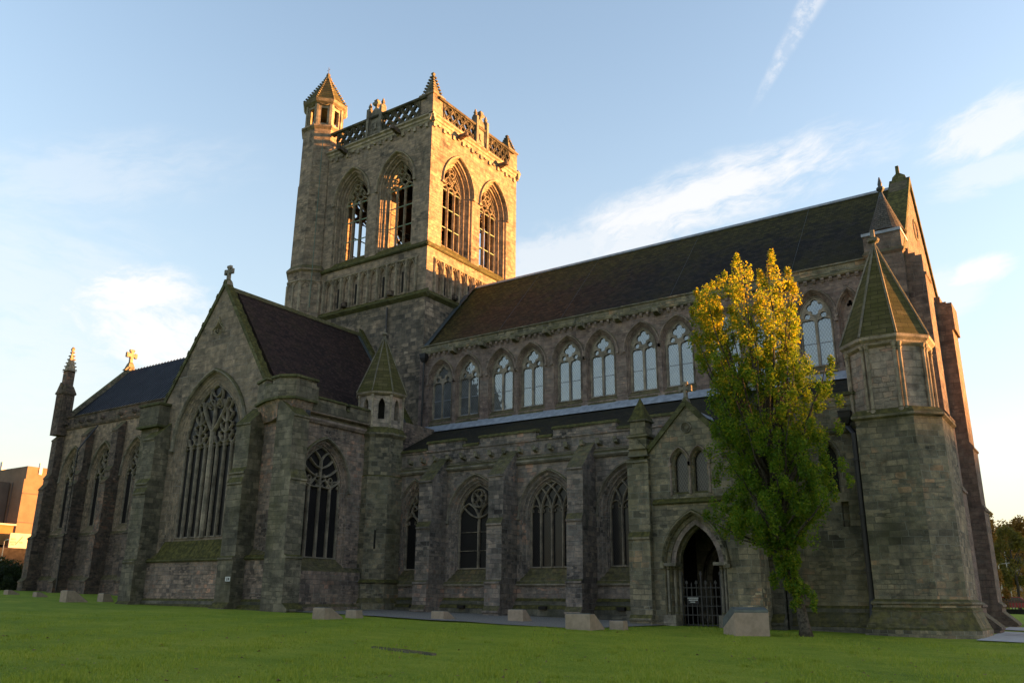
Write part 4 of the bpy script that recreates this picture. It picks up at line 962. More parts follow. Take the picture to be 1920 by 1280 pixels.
# corner buttresses
for u0, u1 in ((-41.0, -39.72), (-50.2, -48.92)):
    mb = MB(); buttress(mb, F, u0, u1, .2, [(1.62, 1.2, .3), (1.36, 3.86, .1), (1.24, 8.0, .3), (1.16, 8.6, .28), (1.04, 11.45, 1.1)], 12.7)
    part(mb, 'corner_buttress', 'stone_corner')
mb = MB(); buttress(mb, FW(XW-.2), 31.2, 32.35, .2, [(1.85, 1.2, .3), (1.5, 3.86, .1), (1.36, 8.0, .5), (1.24, 11.5, 1.0)], 12.7); part(mb, 'corner_buttress', 'stone_corner')
mb = MB(); mb.plan([(-39.9, 32.5), (-39.75, 32.35), (-38.5, 32.2), (-37.3, 31.5), (-36.95, 31.5), (-36.95, 33.0), (-38, 33.5), (-39.9, 33.5)], .3, 11.6)
mb.loft([[(x, y, z) for x, y in q] for z, q in ((11.5, [(-39.9, 32.3), (-38.6, 31.9), (-37.6, 31.4), (-36.9, 31.5), (-36.8, 33), (-39.9, 33.4)]), (12.5, [(-40.15, 32.0), (-38.6, 31.35), (-37.3, 31.1), (-36.4, 31.6), (-36.4, 33), (-40.15, 33.4)]))])
cb = part(mb, 'corner_pier', 'stone_transept')
cpq = [(-40.2, 31.85), (-38.6, 31.2), (-37.2, 31.0), (-36.3, 31.5), (-36.3, 33.2), (-40.2, 33.4)]
mb = MB(); mb.plan([(x*1.0+(.08 if x < -38 else -.08), y+.08) for x, y in cpq], 12.5, 13.45); mb.plan([(-40.1, 31.95), (-38.75, 31.4), (-38.75, 33.3), (-40.1, 33.3)], 13.45, 13.85); mb.plan([(-38.0, 31.25), (-37.25, 31.1), (-36.4, 31.6), (-36.4, 33.1), (-38.0, 33.1)], 13.45, 13.75)
part(mb, 'corner_parapet', 'stone_corner', cb)
mb = MB(); mb.loft([[(x, y, z) for x, y in cpq] for z in (12.48, 12.62)])
mb.plan([(-40.2, 31.85), (-38.65, 31.28), (-38.65, 33.35), (-40.2, 33.4)], 13.84, 13.98); mb.plan([(-38.08, 31.15), (-37.2, 31.0), (-36.3, 31.5), (-36.3, 33.2), (-38.08, 33.2)], 13.74, 13.88); mb.plan([(-38.7, 31.3), (-38.05, 31.2), (-38.05, 33.2), (-38.7, 33.2)], 13.44, 13.52)
part(mb, 'coping', 'stone_moss_cap', cb)
mb = MB(); mb.box(-51.4, -49.3, 31.6, 33.4, 12.3, 13.7); mb.box(-51.3, -49.5, 31.8, 33.4, .3, 12.35); o = part(mb, 'corner_pier', 'stone_corner')
mb = MB(); mb.box(-51.5, -49.2, 31.5, 33.5, 13.7, 13.85); mb.box(-51.5, -49.2, 31.5, 33.5, 12.25, 12.4); part(mb, 'coping', 'stone_moss_cap', o)
# west wall of the transept
F = FW(XW); mb = MB(); sw = Win(F, 34.72, 3.45, 2.02, 8.0, 10.72, [(0, 0), (.05, .05), (.1, .12), (.18, .14), (.28, .23), (.34, .25), (.38, .34)], .5, 14); sw.reveal(mb)
mb.tess(F, [(32.0, .3), (38.4, .3), (38.4, 12.3), (32.0, 12.3)], [sw.hole()]); tw = part(mb, 'transept_side_wall', 'stone_transept')
windowpart('transept_window', sw, lambda w, m: branching(w, m, .13, .14, 4), 'stone_tracery', 'stone_trim', 'glass_dark', dict(off=.06, w=.16, proj=.13, stop=.12))
mb = MB(); mb.extr(F, [(-.3, .2), (.45, .2), (.45, 1.3), (.3, 1.45), (.3, 3.2), (.0, 3.45), (-.3, 3.45)], 32.3, 38.2); part(mb, 'wall_base', 'stone_transept', tw)
mb = MB(); molding(mb, F, 32.3, 38.0, 11.85, .35, .2, .1); molding(mb, F, 32.3, 38.0, 12.15, .14, .26, .08); part(mb, 'cornice', 'stone_trim_pink', tw)
mb = MB(); cp = MB(); crenel(mb, F, 32.9, 38.2, 12.2, 12.62, 12.98, [(33.4, 33.7), (36.0, 36.35)], .4, .12, .14, cp); o = part(mb, 'transept_parapet', 'stone_corner'); part(cp, 'coping', 'stone_moss_cap', o)
mb = MB(); gargoyle(mb, F, 32.75, 11.75, .5, .18); part(mb, 'gargoyle', 'iron', tw)
# remaining wall up to the tower
mb = MB(); mb.box(-52.8, -37.02, 40.6, 45.2, .5, 12.9); mb.box(-52.9, -37.7, 33.4, 41.0, .5, 12.1); part(mb, 'transept_core', 'stone_transept')
mb = MB(); RX = TC+.1; mb.loft([[(RX-6.3, y, 12.1), (RX, y, 21.15), (RX+6.3, y, 12.1)] for y in (YT+.85, 45.05)]); trf = part(mb, 'transept_roof', 'slate_transept')
mb = MB(); mb.loft([[(RX-.22, y, 20.92), (RX, y, 21.27), (RX+.22, y, 20.92)] for y in (YT+.3, 44.9)]); part(mb, 'ridge_tiles', 'stone_trim', trf)
mb = MB(); sl_ = 9.05/6.3
mb.loft([[(RX+a, 44.62, 21.15-a*sl_-.1), (RX+a, 44.62, 21.15-a*sl_+.42), (RX+a, 45.05, 21.15-a*sl_+.42), (RX+a, 45.05, 21.15-a*sl_-.1)] for a in (.0, 6.4)]); part(mb, 'abutment_coping', 'stone_moss_cap', trf)
mb = MB(); mb.loft([[(RX+a, 44.3, 21.15-a*sl_+.02), (RX+a, 44.3, 21.15-a*sl_+.06), (RX+a, 44.63, 21.15-a*sl_+.06), (RX+a, 44.63, 21.15-a*sl_+.02)] for a in (.0, 6.3)]); part(mb, 'lead_gutter', 'lead_dark', trf)

# ---- central tower --------------------------------------------------
mb = MB(); mb.loft([[(x, y, z) for x, y in ((XT0-d, YT0-d*1), (XT1+d, YT0-d), (XT1+d, YT1+d), (XT0-d, YT1+d))] for z, d in ((11.5, -.05), (23.3, -.05))], False, False)
low = part(mb, 'crossing_wall', 'stone_crossing')
tower_faces = [(FN(YT0), XT0, XT1, (-47.05, -42.2), True), (FW(XT1), YT0, YT1, (48.5, 53.4), True), (FS(YT1), -XT1, -XT0, (42.2, 47.05), False), (FE(XT0), -YT1, -YT0, (-53.4, -48.5), False)]
TP = [(0, 0), (.05, .05), (.08, .13), (.22, .16), (.26, .28), (.32, .30), (.37, .45), (.50, .48), (.54, .62), (.61, .64), (.68, .80)]
mb = MB(); inner = MB(); wins = []
for F, a, b, cs, vis in tower_faces:
    ws = []
    for c in cs:
        w_ = Win(F, c, 27.55, 1.93, 33.3, 36.1, TP if vis else [(0, 0), (.4, .4), (.68, .80)], .75, 12); w_.reveal(mb); ws.append(w_); wins.append((w_, vis))
    mb.tess(F, [(a, 27.4), (b, 27.4), (b, 38.5), (a, 38.5)], [w_.hole() for w_ in ws])
    for w_ in ws: mb.loft([[F.P(u, v, -.80) for u, v in w_.rings[-1][0]], [F.P(u, v, -1.5) for u, v in w_.rings[-1][0]]], False, False)
    inner.tess(F, [(a+1.5, 26.5), (b-1.5, 26.5), (b-1.5, 38), (a+1.5, 38)], [w_.rings[-1][0] for w_ in ws], -1.5)
tower = part(mb, 'belfry', 'stone_buff'); part(inner, 'belfry_inside', 'stone_buff', tower)
mb = MB(); mb.box(XT0+1.2, XT1-1.2, YT0+1.2, YT1-1.2, 26.6, 26.8); mb.box(XT0+.5, XT1-.5, YT0+.5, YT1-.5, 38.05, 38.25); part(mb, 'belfry_floor', 'interior_dark', tower)
mb = MB()
for y in (47.6, 50.6, 54.2): mb.box(XT0+1.5, XT1-1.5, y-.15, y+.15, 32.6, 33.0)
for x in (-48.2, -44.6, -41.0): mb.box(x-.15, x+.15, YT0+1.5, YT1-1.5, 33.0, 33.4)
for x in (-47.4, -45.8, -43.4, -41.8):
    for y in (48.6, 53.0): mb.box(x-.12, x+.12, y-.12, y+.12, 26.8, 33)
mb.box(-47.8, -41.2, 48.3, 53.3, 33.3, 33.5)
part(mb, 'bell_frame', 'bell_timber', tower)
def belltrac(win, mb): flowing(win, mb, 3, .13, .16)
def tbars(win, mb):
    for v in (29.9, 31.6, 33.2): mb.bar(win.F, [(win.c-win.iw, v), (win.c+win.iw, v)], .07, -win.depth-.02, -win.depth+.06, flat=True)
for w_, vis in wins:
    windowpart('belfry_window', w_, belltrac, 'stone_trim_buff', 'stone_trim_buff', None, dict(off=.08, w=.17, proj=.16, stop=.1) if vis else None, extra=tbars)
mb = MB()
for F, a, b, cs, vis in tower_faces:
    molding(mb, F, a-.12, b+.12, 27.4, .22, .2, .2)
    for c in cs:
        mb.extr(F, [(-.35, 27.2), (.1, 27.42), (-.25, 27.95), (-.35, 27.95)], c-1.85, c+1.85)
part(mb, 'sill_course', 'stone_moss_cap', tower)
# blind arcade stage
mb = MB()
for F, a, b, n, off in ((FN(YT0), XT0, XT1, 10, -48.95), (FW(XT1), YT0, YT1, 10, 46.4)):
    holes = []; pit = .98
    for k in range(n):
        c = off+k*pit; h = arch(c, 23.8, .30, 25.7, .75, 0, 5); holes.append(h)
        mb.loft([[F.P(u, v, nn) for u, v in q] for nn, q in ((0, h), (-.06, arch(c, 23.8, .26, 25.7, .71, 0, 5)), (-.16, arch(c, 23.86, .25, 25.7, .70, 0, 5)))], False, True)
    mb.tess(F, [(a, 23.3), (b, 23.3), (b, 27.4), (a, 27.4)], holes)
for F, a, b in ((FS(YT1), -XT1, -XT0), (FE(XT0), -YT1, -YT0)): mb.tess(F, [(a, 23.3), (b, 23.3), (b, 27.4), (a, 27.4)])
ar_ = part(mb, 'arcade_stage', 'stone_buff')
mb = MB()
for F, off, sl2 in ((FN(YT0), -48.95, (1, 3, 6, 8)), (FW(XT1), 46.4, (1, 4, 6))):
    for k in sl2: c = off+k*.98; mb.prism(F, [(c-.09, 23.95), (c+.09, 23.95), (c+.09, 25.6), (c-.09, 25.6)], -.3, -.13)
part(mb, 'slit_opening', 'interior_dark', ar_)
mb = MB()
for F, off, b in ((FN(YT0), -48.95, XT1), (FW(XT1), 46.4, 56)):
    for k in range(11):
        u = off-.49+.98*k; pr2 = .1
        mb.prism(F, [(u-.09, 23.7), (u+.09, 23.7), (u+.09, 26.45), (u-.09, 26.45)], -.02, pr2); mb.prism(F, [(u-.035, 23.7), (u+.035, 23.7), (u+.035, 26.4), (u-.035, 26.4)], pr2-.01, pr2+.06)
        if k < 10:
            c = off+.98*k; mb.bar(F, arch(c, 0, .36, 25.75, .8, 0, 5)[2:], .07, -.03, .09)
    molding(mb, F, off-.6, off+9.45, 26.5, .1, .1, .06)
part(mb, 'blind_arcade', 'stone_trim_buff', ar_)
mb = MB()
for F, off in ((FN(YT0), -48.95), (FW(XT1), 46.4)):
    for k in (2, 7): u = off+.98*k; mb.loft([[F.P(u-s_, 23.75+z, n), F.P(u+s_, 23.75+z, n), F.P(u+s_, 24.2-z, n), F.P(u-s_, 24.2-z, n)] for n, s_, z in ((-.1, .25, 0), (.25, .2, .03), (.34, .1, .1))])
part(mb, 'carved_heads', 'stone_choir_dark', ar_)
mb = MB()
for F, a, b in ((FN(YT0), XT0, XT1), (FW(XT1), YT0, YT1)): mb.extr(F, [(-.1, 23.1), (.05, 23.22), (.22, 23.38), (.22, 23.46), (-.02, 23.75), (-.1, 23.75)], a-.05, b+.22)
part(mb, 'lower_string', 'stone_moss_cap', ar_)
# cornice, dentils and pierced parapet
mb = MB(); dt = MB()
for F, a, b, cs, vis in tower_faces:
    mb.extr(F, [(-.1, 37.75), (.03, 37.75), (.08, 37.95), (.16, 38.02), (.16, 38.2), (.3, 38.3), (.3, 38.42), (-.1, 38.62)], a-.3, b+.3)
    k = 0; x = a+.2
    while x < b:
        dt.prism(F, [(x-.12, 37.35+.22*(k % 2)), (x+.12, 37.35+.22*(k % 2)), (x+.12, 37.72), (x-.12, 37.72)], -.05, .13); x += .62; k += 1
part(mb, 'cornice', 'stone_trim_buff', tower); part(dt, 'dentils', 'stone_trim_buff', tower)
mb = MB(); rail = MB()
for F, a, b, cs, vis in tower_faces:
    N_ = .12
    rail.extr(F, [(-.2, 40.02), (N_+.08, 40.02), (N_+.14, 40.12), (N_+.14, 40.2), (0, 40.32), (-.2, 40.3)], a+.6, b-.6)
    rail.extr(F, [(-.18, 38.45), (N_+.05, 38.45), (N_+.05, 38.6), (-.18, 38.66)], a+.5, b-.5)
    nper = 12; mid = (a+b)/2; cc = [c for c, ff in ((-44.78, 0), (51.25, 1)) if abs(c-mid) < 1.5]; gap = .75
    for u0, u1 in ((a+1.25, (cc[0] if cc else mid)-gap), ((cc[0] if cc else mid)+gap, b-1.25)):
        n_ = 5; per = (u1-u0)/n_; hl = []
        for i in range(n_):
            u = u0+(i+.5)*per; star = []
            for k in range(16):
                th = 2*math.pi*k/16; rr_ = 1.0 if k % 4 == 0 else (.50 if k % 2 else .62)
                star.append((u+per*.46*rr_*math.cos(th), 39.33+.47*rr_*math.sin(th)))
            hl.append(star)
            if i < n_-1:
                for vv, sg in ((38.82, 1), (39.84, -1)):
                    uu_ = u0+(i+1)*per; hl.append([(uu_+per*.24*math.cos(t_)*(1 if t_ != 9 else 1), vv+.17*sg*math.sin(t_)+.05*sg*(abs(math.sin(t_)) > .99)) for t_ in [2*math.pi*k/8 for k in range(8)]])
        for nn in (.1, -.12): mb.tess(F, [(u0, 38.55), (u1, 38.55), (u1, 40.08), (u0, 40.08)], hl, nn)
        for h_ in hl: mb.loft([[F.P(u, v, nn) for u, v in h_] for nn in (.1, -.12)], False, False)
        mb.loft([[F.P(u, v, nn) for u, v in [(u0, 38.55), (u1, 38.55), (u1, 40.08), (u0, 40.08)]] for nn in (.1, -.12)], False, False)
        for i in range(n_):                        # wavy moulded ribs over the plate
            for ph in (1, -1):
                mb.bar(F, [(u0+(i+.5)*per+ph*per*.5*(.5-.5*math.cos(t_*2*math.pi))*.98, 38.6+1.45*t_) for t_ in [q_/10 for q_ in range(11)]], .07, .09, .16)
pa = part(mb, 'pierced_parapet', 'stone_parapet'); part(rail, 'parapet_rail', 'stone_parapet', pa)
# armorial niches in the middle of the parapet
for F, c in ((FN(YT0), -44.78), (FW(XT1), 51.25)):
    mb = MB()
    for sg in (1, -1):
        u = c+sg*.72; mb.prism(F, [(u-.13, 38.3), (u+.13, 38.3), (u+.13, 41.0), (u-.13, 41.0)], -.25, .32)
        mb.loft([[F.P(u-s_, z, .03-s_), F.P(u+s_, z, .03-s_), F.P(u+s_, z, .03+s_), F.P(u-s_, z, .03+s_)] for s_, z in ((.17, 40.98), (.17, 41.06), (.08, 41.25), (.13, 41.32), (.03, 41.7))])
    mb.prism(F, [(c-.6, 38.45), (c+.6, 38.45), (c+.6, 40.5), (c+.25, 40.9), (c, 41.1), (c-.25, 40.9), (c-.6, 40.5)], -.2, .13)
    mb.bar(F, [(c-.5, 38.95)]+arch(c, 0, .5, 39.75, .55, 0, 6)[2:][::-1]+[(c+.5, 38.95)], .07, .12, .22)
    mb.loft([[F.P(c+x_, z, .0+y_) for x_, y_ in ((-s_, -s_), (s_, -s_), (s_, s_), (-s_, s_))] for s_, z in ((.1, 41.0), (.1, 41.15), (.26, 41.3), (.28, 41.5), (.16, 41.6), (.2, 41.72), (.05, 41.9))])
    mb.prism(F, [(c-.2, 39.0), (c, 38.85), (c+.2, 39.0), (c+.24, 39.5), (c-.24, 39.5)], .12, .2)
    nt_ = part(mb, 'armorial_niche', 'stone_trim')
for px_, py_ in ((XT1-.62, YT0+.62), (XT1-.62, YT1-.62), (XT0+.62, YT1-.62)):
    mb = MB(); ox = .66; mb.loft([rect(px_, py_, ox, ox, 38.3), rect(px_, py_, ox, ox, 40.25), rect(px_, py_, ox+.1, ox+.1, 40.3), rect(px_, py_, ox+.1, ox+.1, 40.42), rect(px_, py_, ox-.12, ox-.12, 40.5)])
    po = part(mb, 'corner_pinnacle', 'stone_buff')
    mb = MB(); zt_ = 42.6 if py_ < 50 else 42.05; rg = rect(px_, py_, .50, .50, 40.48); ap = (px_, py_, zt_); mb.cone(rg, ap); crockets(mb, rg, ap, 7, .155)
    mb.loft([rect(px_, py_, .06, .06, zt_-.5), rect(px_, py_, .17, .17, zt_-.3), rect(px_, py_, .07, .07, zt_-.18), rect(px_, py_, .14, .14, zt_), rect(px_, py_, .1, .1, zt_+.1)])
    part(mb, 'crocketed_spirelet', 'stone_mossy', po)
mb = MB()
for F, us in ((FN(YT0), (-48.0, -42.1)), (FW(XT1), (48.3, 54.0))):
    for u in us: gargoyle(mb, F, u, 37.85, 1.0, .2)
part(mb, 'gargoyles', 'stone_choir_dark', tower)
# stair turret at the tower corner
ex, ey = -51.75, 45.6; mb = MB()
mb.loft([octo(ex, ey, 1.95, 15), octo(ex, ey, 1.95, 23.4), octo(ex, ey, 1.9, 23.8), octo(ex, ey, 1.86, 27.35), octo(ex, ey, 2.05, 27.5), octo(ex, ey, 2.05, 27.62), octo(ex, ey, 1.76, 28.0), octo(ex, ey, 1.72, 35.4), octo(ex, ey, 1.66, 35.6), octo(ex, ey, 1.66, 40.7), octo(ex, ey, 1.86, 40.9), octo(ex, ey, 1.86, 41.05), octo(ex, ey, 1.5, 41.2)])
tt = part(mb, 'tower_turret', 'stone_buff')
mb = MB()
for k in range(8):
    a = R(45*k); FF = Fr((ex+math.sin(a)*1.87, ey-math.cos(a)*1.87, 0), a); h = 1.87*math.tan(R(22.5))
    for sg in (1, -1):
        mb.bar(FF, arch(sg*h*.48, 0, .26, 26.0, .6, 0, 5)[2:], .07, -.05, .07)
    for u in (-h*.95, 0, h*.95): mb.prism(FF, [(u-.07, 23.9), (u+.07, 23.9), (u+.07, 26.3), (u-.07, 26.3)], -.05, .08)
    mb.prism(FF, [(-h, 26.55), (h, 26.55), (h, 26.65), (-h, 26.65)], -.05, .06)
part(mb, 'blind_arcade', 'stone_trim_buff', tt)
mb = MB()
for k in range(8):
    a = R(45*k); FF = Fr((ex+math.sin(a)*1.5, ey-math.cos(a)*1.5, 0), a); h = 1.5*math.tan(R(22.5))
    ho = [(-.27, 41.4), (.27, 41.4), (.27, 42.9), (-.27, 42.9)]
    mb.tess(FF, [(-h, 41.1), (h, 41.1), (h, 43.35), (-h, 43.35)], [ho]); mb.loft([[FF.P(u, v, n) for u, v in ho] for n in (0, -.3)], False, False)
    mb.prism(FF, [(-h*1.05, 41.1), (-h*.72, 41.1), (-h*.72, 43.3), (-h*1.05, 43.3)], -.1, .1); mb.prism(FF, [(h*.72, 41.1), (h*1.05, 41.1), (h*1.05, 43.3), (h*.72, 43.3)], -.1, .102)
    mb.bar(FF, arcline(-h*.7, 43.3, h*.7, 43.3, -.15), .1, -.05, .15)
mb.loft([octo(ex, ey, 1.55, 43.25), octo(ex, ey, 1.8, 43.4), octo(ex, ey, 1.92, 43.62), octo(ex, ey, 1.7, 43.8)])
part(mb, 'turret_lantern', 'stone_trim_buff', tt)
mb = MB(); rg = octo(ex, ey, 1.8, 43.65); ap = (ex, ey, 47.0); mb.cone(rg, ap); part(mb, 'spire', 'stone_tiles', tt)
mb = MB(); crockets(mb, rg, ap, 11, .15); mb.lathe(ex, ey, [(.12, 46.5), (.3, 46.65), (.32, 46.85), (.15, 46.95), (.2, 47.1), (.16, 47.3)], 8); mb.tube([(ex, ey, 47.2), (ex, ey, 48.0)], .025, 5); mb.tube([(ex-.2, ey, 47.75), (ex+.2, ey, 47.75)], .02, 4)
part(mb, 'crockets', 'stone_mossy', tt)

# ---- north-west corner turret -------------------------------------
mb = MB(); LP = [(-8.25, 38.55), (-5.9, 38.55), (-4.95, 39.5), (-4.95, 42.6), (-8.25, 42.6)]
cxw, cyw = -6.6, 40.6
def grow(z, d): return [(x+d*(1 if x > -6 else -1)*(1 if (x, y) != (-5.9, 38.55) else .6), y-d*(1 if y < 40 else 0), z) for x, y in LP]
mb.loft([grow(.1, .42), grow(.72, .42), grow(.8, .37), grow(1.42, .12), grow(1.46, .15), grow(1.58, .08), grow(1.66, .08), grow(1.72, .16), grow(1.8, .14), grow(1.9, .0), grow(9.3, 0), grow(9.38, .14), grow(9.48, .14), grow(9.75, -.08)])
wt = part(mb, 'west_turret', 'stone_mossy')
ucx, ucy = -6.9, 40.25; mb = MB(); mb.loft([octo(ucx, ucy, 1.58, 9.5), octo(ucx, ucy, 1.58, 12.6)]); part(mb, 'turret_upper_stage', 'stone_upper_turret', wt)
mb = MB()
for p in octo(ucx, ucy, 1.62, 0):
    for da in (-.11, .11):
        vx, vy = p[0]-ucx, p[1]-ucy; l = math.hypot(vx, vy); q = (p[0]-vy/l*da, p[1]+vx/l*da)
        mb.lathe(q[0], q[1], [(.12, 9.55), (.12, 9.7), (.075, 9.78), (.075, 12.3), (.12, 12.38), (.08, 12.44), (.14, 12.62)], 7)
mb.loft([octo(ucx, ucy, 1.6, 12.5), octo(ucx, ucy, 1.74, 12.6), octo(ucx, ucy, 1.76, 12.72), octo(ucx, ucy, 1.88, 12.82), octo(ucx, ucy, 1.9, 12.95), octo(ucx, ucy, 1.7, 13.0)])
part(mb, 'corner_shafts', 'stone_trim_buff', wt)
mb = MB(); mb.cone(octo(ucx, ucy, 1.86, 12.97), (ucx, ucy, 18.0)); part(mb, 'spire', 'stone_tiles', wt)
mb = MB()
for p in octo(ucx, ucy, 1.87, 12.97): mb.tube([p, (ucx, ucy, 18.02)], .06, 5)
mb.lathe(ucx, ucy, [(.05, 17.6), (.1, 18.0), (.26, 18.08), (.29, 18.16), (.24, 18.24), (.11, 18.26), (.1, 18.66), (.05, 18.68)], 9); part(mb, 'spire_ribs', 'stone_trim', wt)
# ---- west front ----------------------------------------------------
mb = MB(); FWw = FW(-6.4)
mb.prism(FWw, [(45.0, .2), (56.8, .2), (56.8, 19.2), (YR+.3, 25.75), (YR-.3, 25.75), (45.0, 19.2)], -.95, 0); wg = part(mb, 'west_gable', 'stone_west')
mb = MB()
for sg in (1, -1): mb.prism(FWw, [(YR, 25.6), (YR+sg*6.1, 18.7), (YR+sg*6.1, 19.2), (YR, 26.05)], -1.02, .12)
mb.loft([rect(-6.85, YR, .45, .3, 25.7), rect(-6.85, YR, .35, .2, 26.15), rect(-6.9, YR, .1, .1, 26.4), rect(-6.9, YR, .09, .09, 26.9)])
part(mb, 'gable_coping', 'stone_moss_cap', wg)
mb = MB(); c_ = FWw; mb.bar(c_, circ(YR, 22.6, .6, 16), .12, -.02, .08, closed=True); part(mb, 'roundel', 'stone_trim', wg)
mb = MB(); mb.loft([rect(-7.22, 45.45, .9, .9, 9), rect(-7.22, 45.45, .9, .9, 19.0), rect(-7.22, 45.45, 1.02, 1.02, 19.15), rect(-7.22, 45.45, .92, .92, 19.35), rect(-7.22, 45.45, .92, .92, 20.2)]); sq = part(mb, 'square_turret', 'stone_west')
mb = MB(); mb.box(-8.2, -6.26, 44.48, 46.4, 20.2, 20.36); part(mb, 'lead_cap', 'lead', sq)
mb = MB(); cxs, cys = -7.12, 45.5
mb.loft([[(cxs+r_*math.cos(2*math.pi*j/24), cys+r_*math.sin(2*math.pi*j/24), z) for j in range(24)] for r_, z in ((.95, 20.42), (1.02, 20.45), (.88, 20.62), (.12, 22.75))]); part(mb, 'conical_roof', 'slate_cone', sq)
mb = MB(); mb.lathe(cxs, cys, [(.26, 22.35), (.12, 22.8), (.07, 22.95), (.2, 23.1), (.22, 23.2), (.1, 23.3), (.12, 23.45), (.03, 23.85)], 8); part(mb, 'finial', 'lead_dark', sq)
for y0, y1, x1, zt, rag in ((44.9, 46.6, -5.42, 19.0, 1), (55.0, 57.2, -5.6, 19.4, 2), (60.6, 62.2, -6.3, 9.6, 0)):
    mb = MB(); pr2 = x1+6.35
    buttress(mb, FWw, y0, y1, .1, [(pr2+.95, .75, .6), (pr2+.35, 1.7, .15), (pr2+.22, 6.9, .3), (pr2+.12, 10.4 if zt > 12 else 8.2, .3), (pr2, zt-1.2, .5)] if zt > 12 else [(pr2+.9, .75, .6), (pr2+.35, 1.7, .15), (pr2+.15, 7.0, .3)], zt if zt > 12 else 8.6)
    mb.box(-9 if zt < 12 else -7.0, -6.28, y0+.01, y1-.01, .1, zt)
    if rag:
        for k in range(5): mb.box(-7.0+.30*k, -6.70+.30*k-.004, y0+.02, y1-.02, zt-1.9, zt+.75-.24*k-.07*(k % 2)*rag)
    wb_ = part(mb, 'west_buttress', 'stone_west')
mb = MB(); mb.box(-8.2, -6.5, 42.4, 45.0, .2, 11.5); mb.box(-9, -6.6, 56.8, 62.0, .2, 8.8); part(mb, 'aisle_west_wall', 'stone_west')
# ---- choir ----------------------------------------------------------
YQ = 44.5; F = FN(YQ); mb = MB(); holes = []; qw = []
QP = [(0, 0), (.05, .04), (.1, .1), (.2, .12), (.25, .2), (.33, .22), (.38, .35)]
for c in (-82.7, -77.45, -72.2, -66.95, -61.7):
    w_ = Win(F, c, 7.6, 1.95, 12.7, 15.85, QP, .5); w_.reveal(mb); holes.append(w_.hole()); qw.append(w_)
mb.tess(F, [(-86.2, 1.0), (-53, 1.0), (-53, 18.0), (-86.2, 18.0)], holes)
mb.face([(-86.2, YQ, 1), (-86.2, YQ, 19), (-86.2, 50.9, 26), (-86.2, 57.3, 19), (-86.2, 57.3, 1)])
qo = part(mb, 'choir_wall', 'stone_choir')
for w_ in qw: windowpart('choir_window', w_, lambda w, m: flowing(w, m, 3, .12, .13), 'stone_tracery', 'stone_trim', 'glass_dark', dict(off=.08, w=.18, proj=.15, stop=.1))
mb = MB(); mb.extr(F, [(-.3, 17.7), (.1, 17.75), (.2, 17.95), (.2, 18.1), (.08, 18.2), (.08, 18.95), (.18, 19.0), (.18, 19.1), (-.3, 19.2)], -86.4, -53); part(mb, 'choir_parapet', 'stone_choir_dark', qo)
mb = MB()
for x in (-84.5, -82.0, -80.6, -78.2, -75.2, -73.0, -70.0): gargoyle(mb, F, x, 18.3, .55, .16)
part(mb, 'gargoyles', 'stone_choir_dark', qo)
mb = MB(); molding(mb, F, -86.3, -53, 7.25, .16, .14, .2); mb.extr(F, [(-.1, .8), (.45, .8), (.45, 3.2), (.2, 3.6), (.12, 7.1), (-.1, 7.1)], -86.3, -53); part(mb, 'plinth', 'stone_choir_dark', qo)
for u0 in (-85.95, -80.55, -75.3, -70.05, -64.8):
    mb = MB(); buttress(mb, F, u0, u0+.95, 1.0, [(1.75, 3.1, .3), (1.5, 7.1, .25), (1.25, 11.8, .5), (.95, 12.9, .4), (.75, 16.7, .9)], 17.8); part(mb, 'choir_buttress', 'stone_choir_dark')
mb = MB(); buttress(mb, FE(-86.2), -46.0, -44.9, 1.0, [(2.6, 3.1, .3), (2.3, 7.1, .3), (2.0, 9.2, .4), (1.7, 12.2, .5), (1.3, 14.3, .4), (1.0, 17.0, 1.4)], 18.6); part(mb, 'choir_buttress', 'stone_choir_dark')
mb = MB(); mb.loft([[(x, YQ+.5, 18.9), (x, 50.9, 25.55), (x, 57.3, 18.9)] for x in (-86.0, -50.6)])
for k in range(66): x = -85.8+.53*k; mb.loft([[(x+a, YQ+.5, 18.9+b) for a, b in ((-.045, 0), (-.03, .11), (.03, .11), (.045, 0))], [(x+a, 50.9, 25.55+b) for a, b in ((-.045, 0), (-.03, .11), (.03, .11), (.045, 0))]])
part(mb, 'choir_roof', 'zinc_roof')
mb = MB()
for sg in (1, -1): mb.prism(FE(-86.0), [(-50.9, 25.4), (-50.9+sg*6.7, 18.3), (-50.9+sg*6.7, 18.75), (-50.9, 26.0)], -.35, .3)
eg = part(mb, 'east_gable_coping', 'stone_mossy')
mb = MB(); mb.loft([rect(-86, 50.9, .25, .7, 25.5), rect(-86, 50.9, .18, .2, 26.2)]); stone_cross(mb, -86, 50.9, 26.0, 1.85, 'y'); part(mb, 'gable_cross', 'stone_trim_buff', eg)
mb = MB(); cxq, cyq = -85.45, 44.1
mb.loft([rect(cxq, cyq, .62, .62, 17.2), rect(cxq, cyq, .62, .62, 21.4), rect(cxq, cyq, .74, .74, 21.5), rect(cxq, cyq, .46, .46, 22.3), rect(cxq, cyq, .40, .40, 22.35), rect(cxq, cyq, .40, .40, 23.8), rect(cxq, cyq, .52, .52, 23.85)])
for FF in (FN(cyq-.62), FW(cxq+.62)):
    uc = cxq if FF.U.x > .5 else cyq
    mb.prism(FF, [(uc-.7, 21.4), (uc+.7, 21.4), (uc, 22.6)], -.1, .1)
    for du in (-.4, -.13, .13, .4): mb.prism(FF, [(uc+du-.06, 18.9), (uc+du+.06, 18.9), (uc+du+.06, 21.2), (uc+du-.06, 21.2)], -.02, .06)
pn = part(mb, 'choir_pinnacle', 'stone_choir_dark')
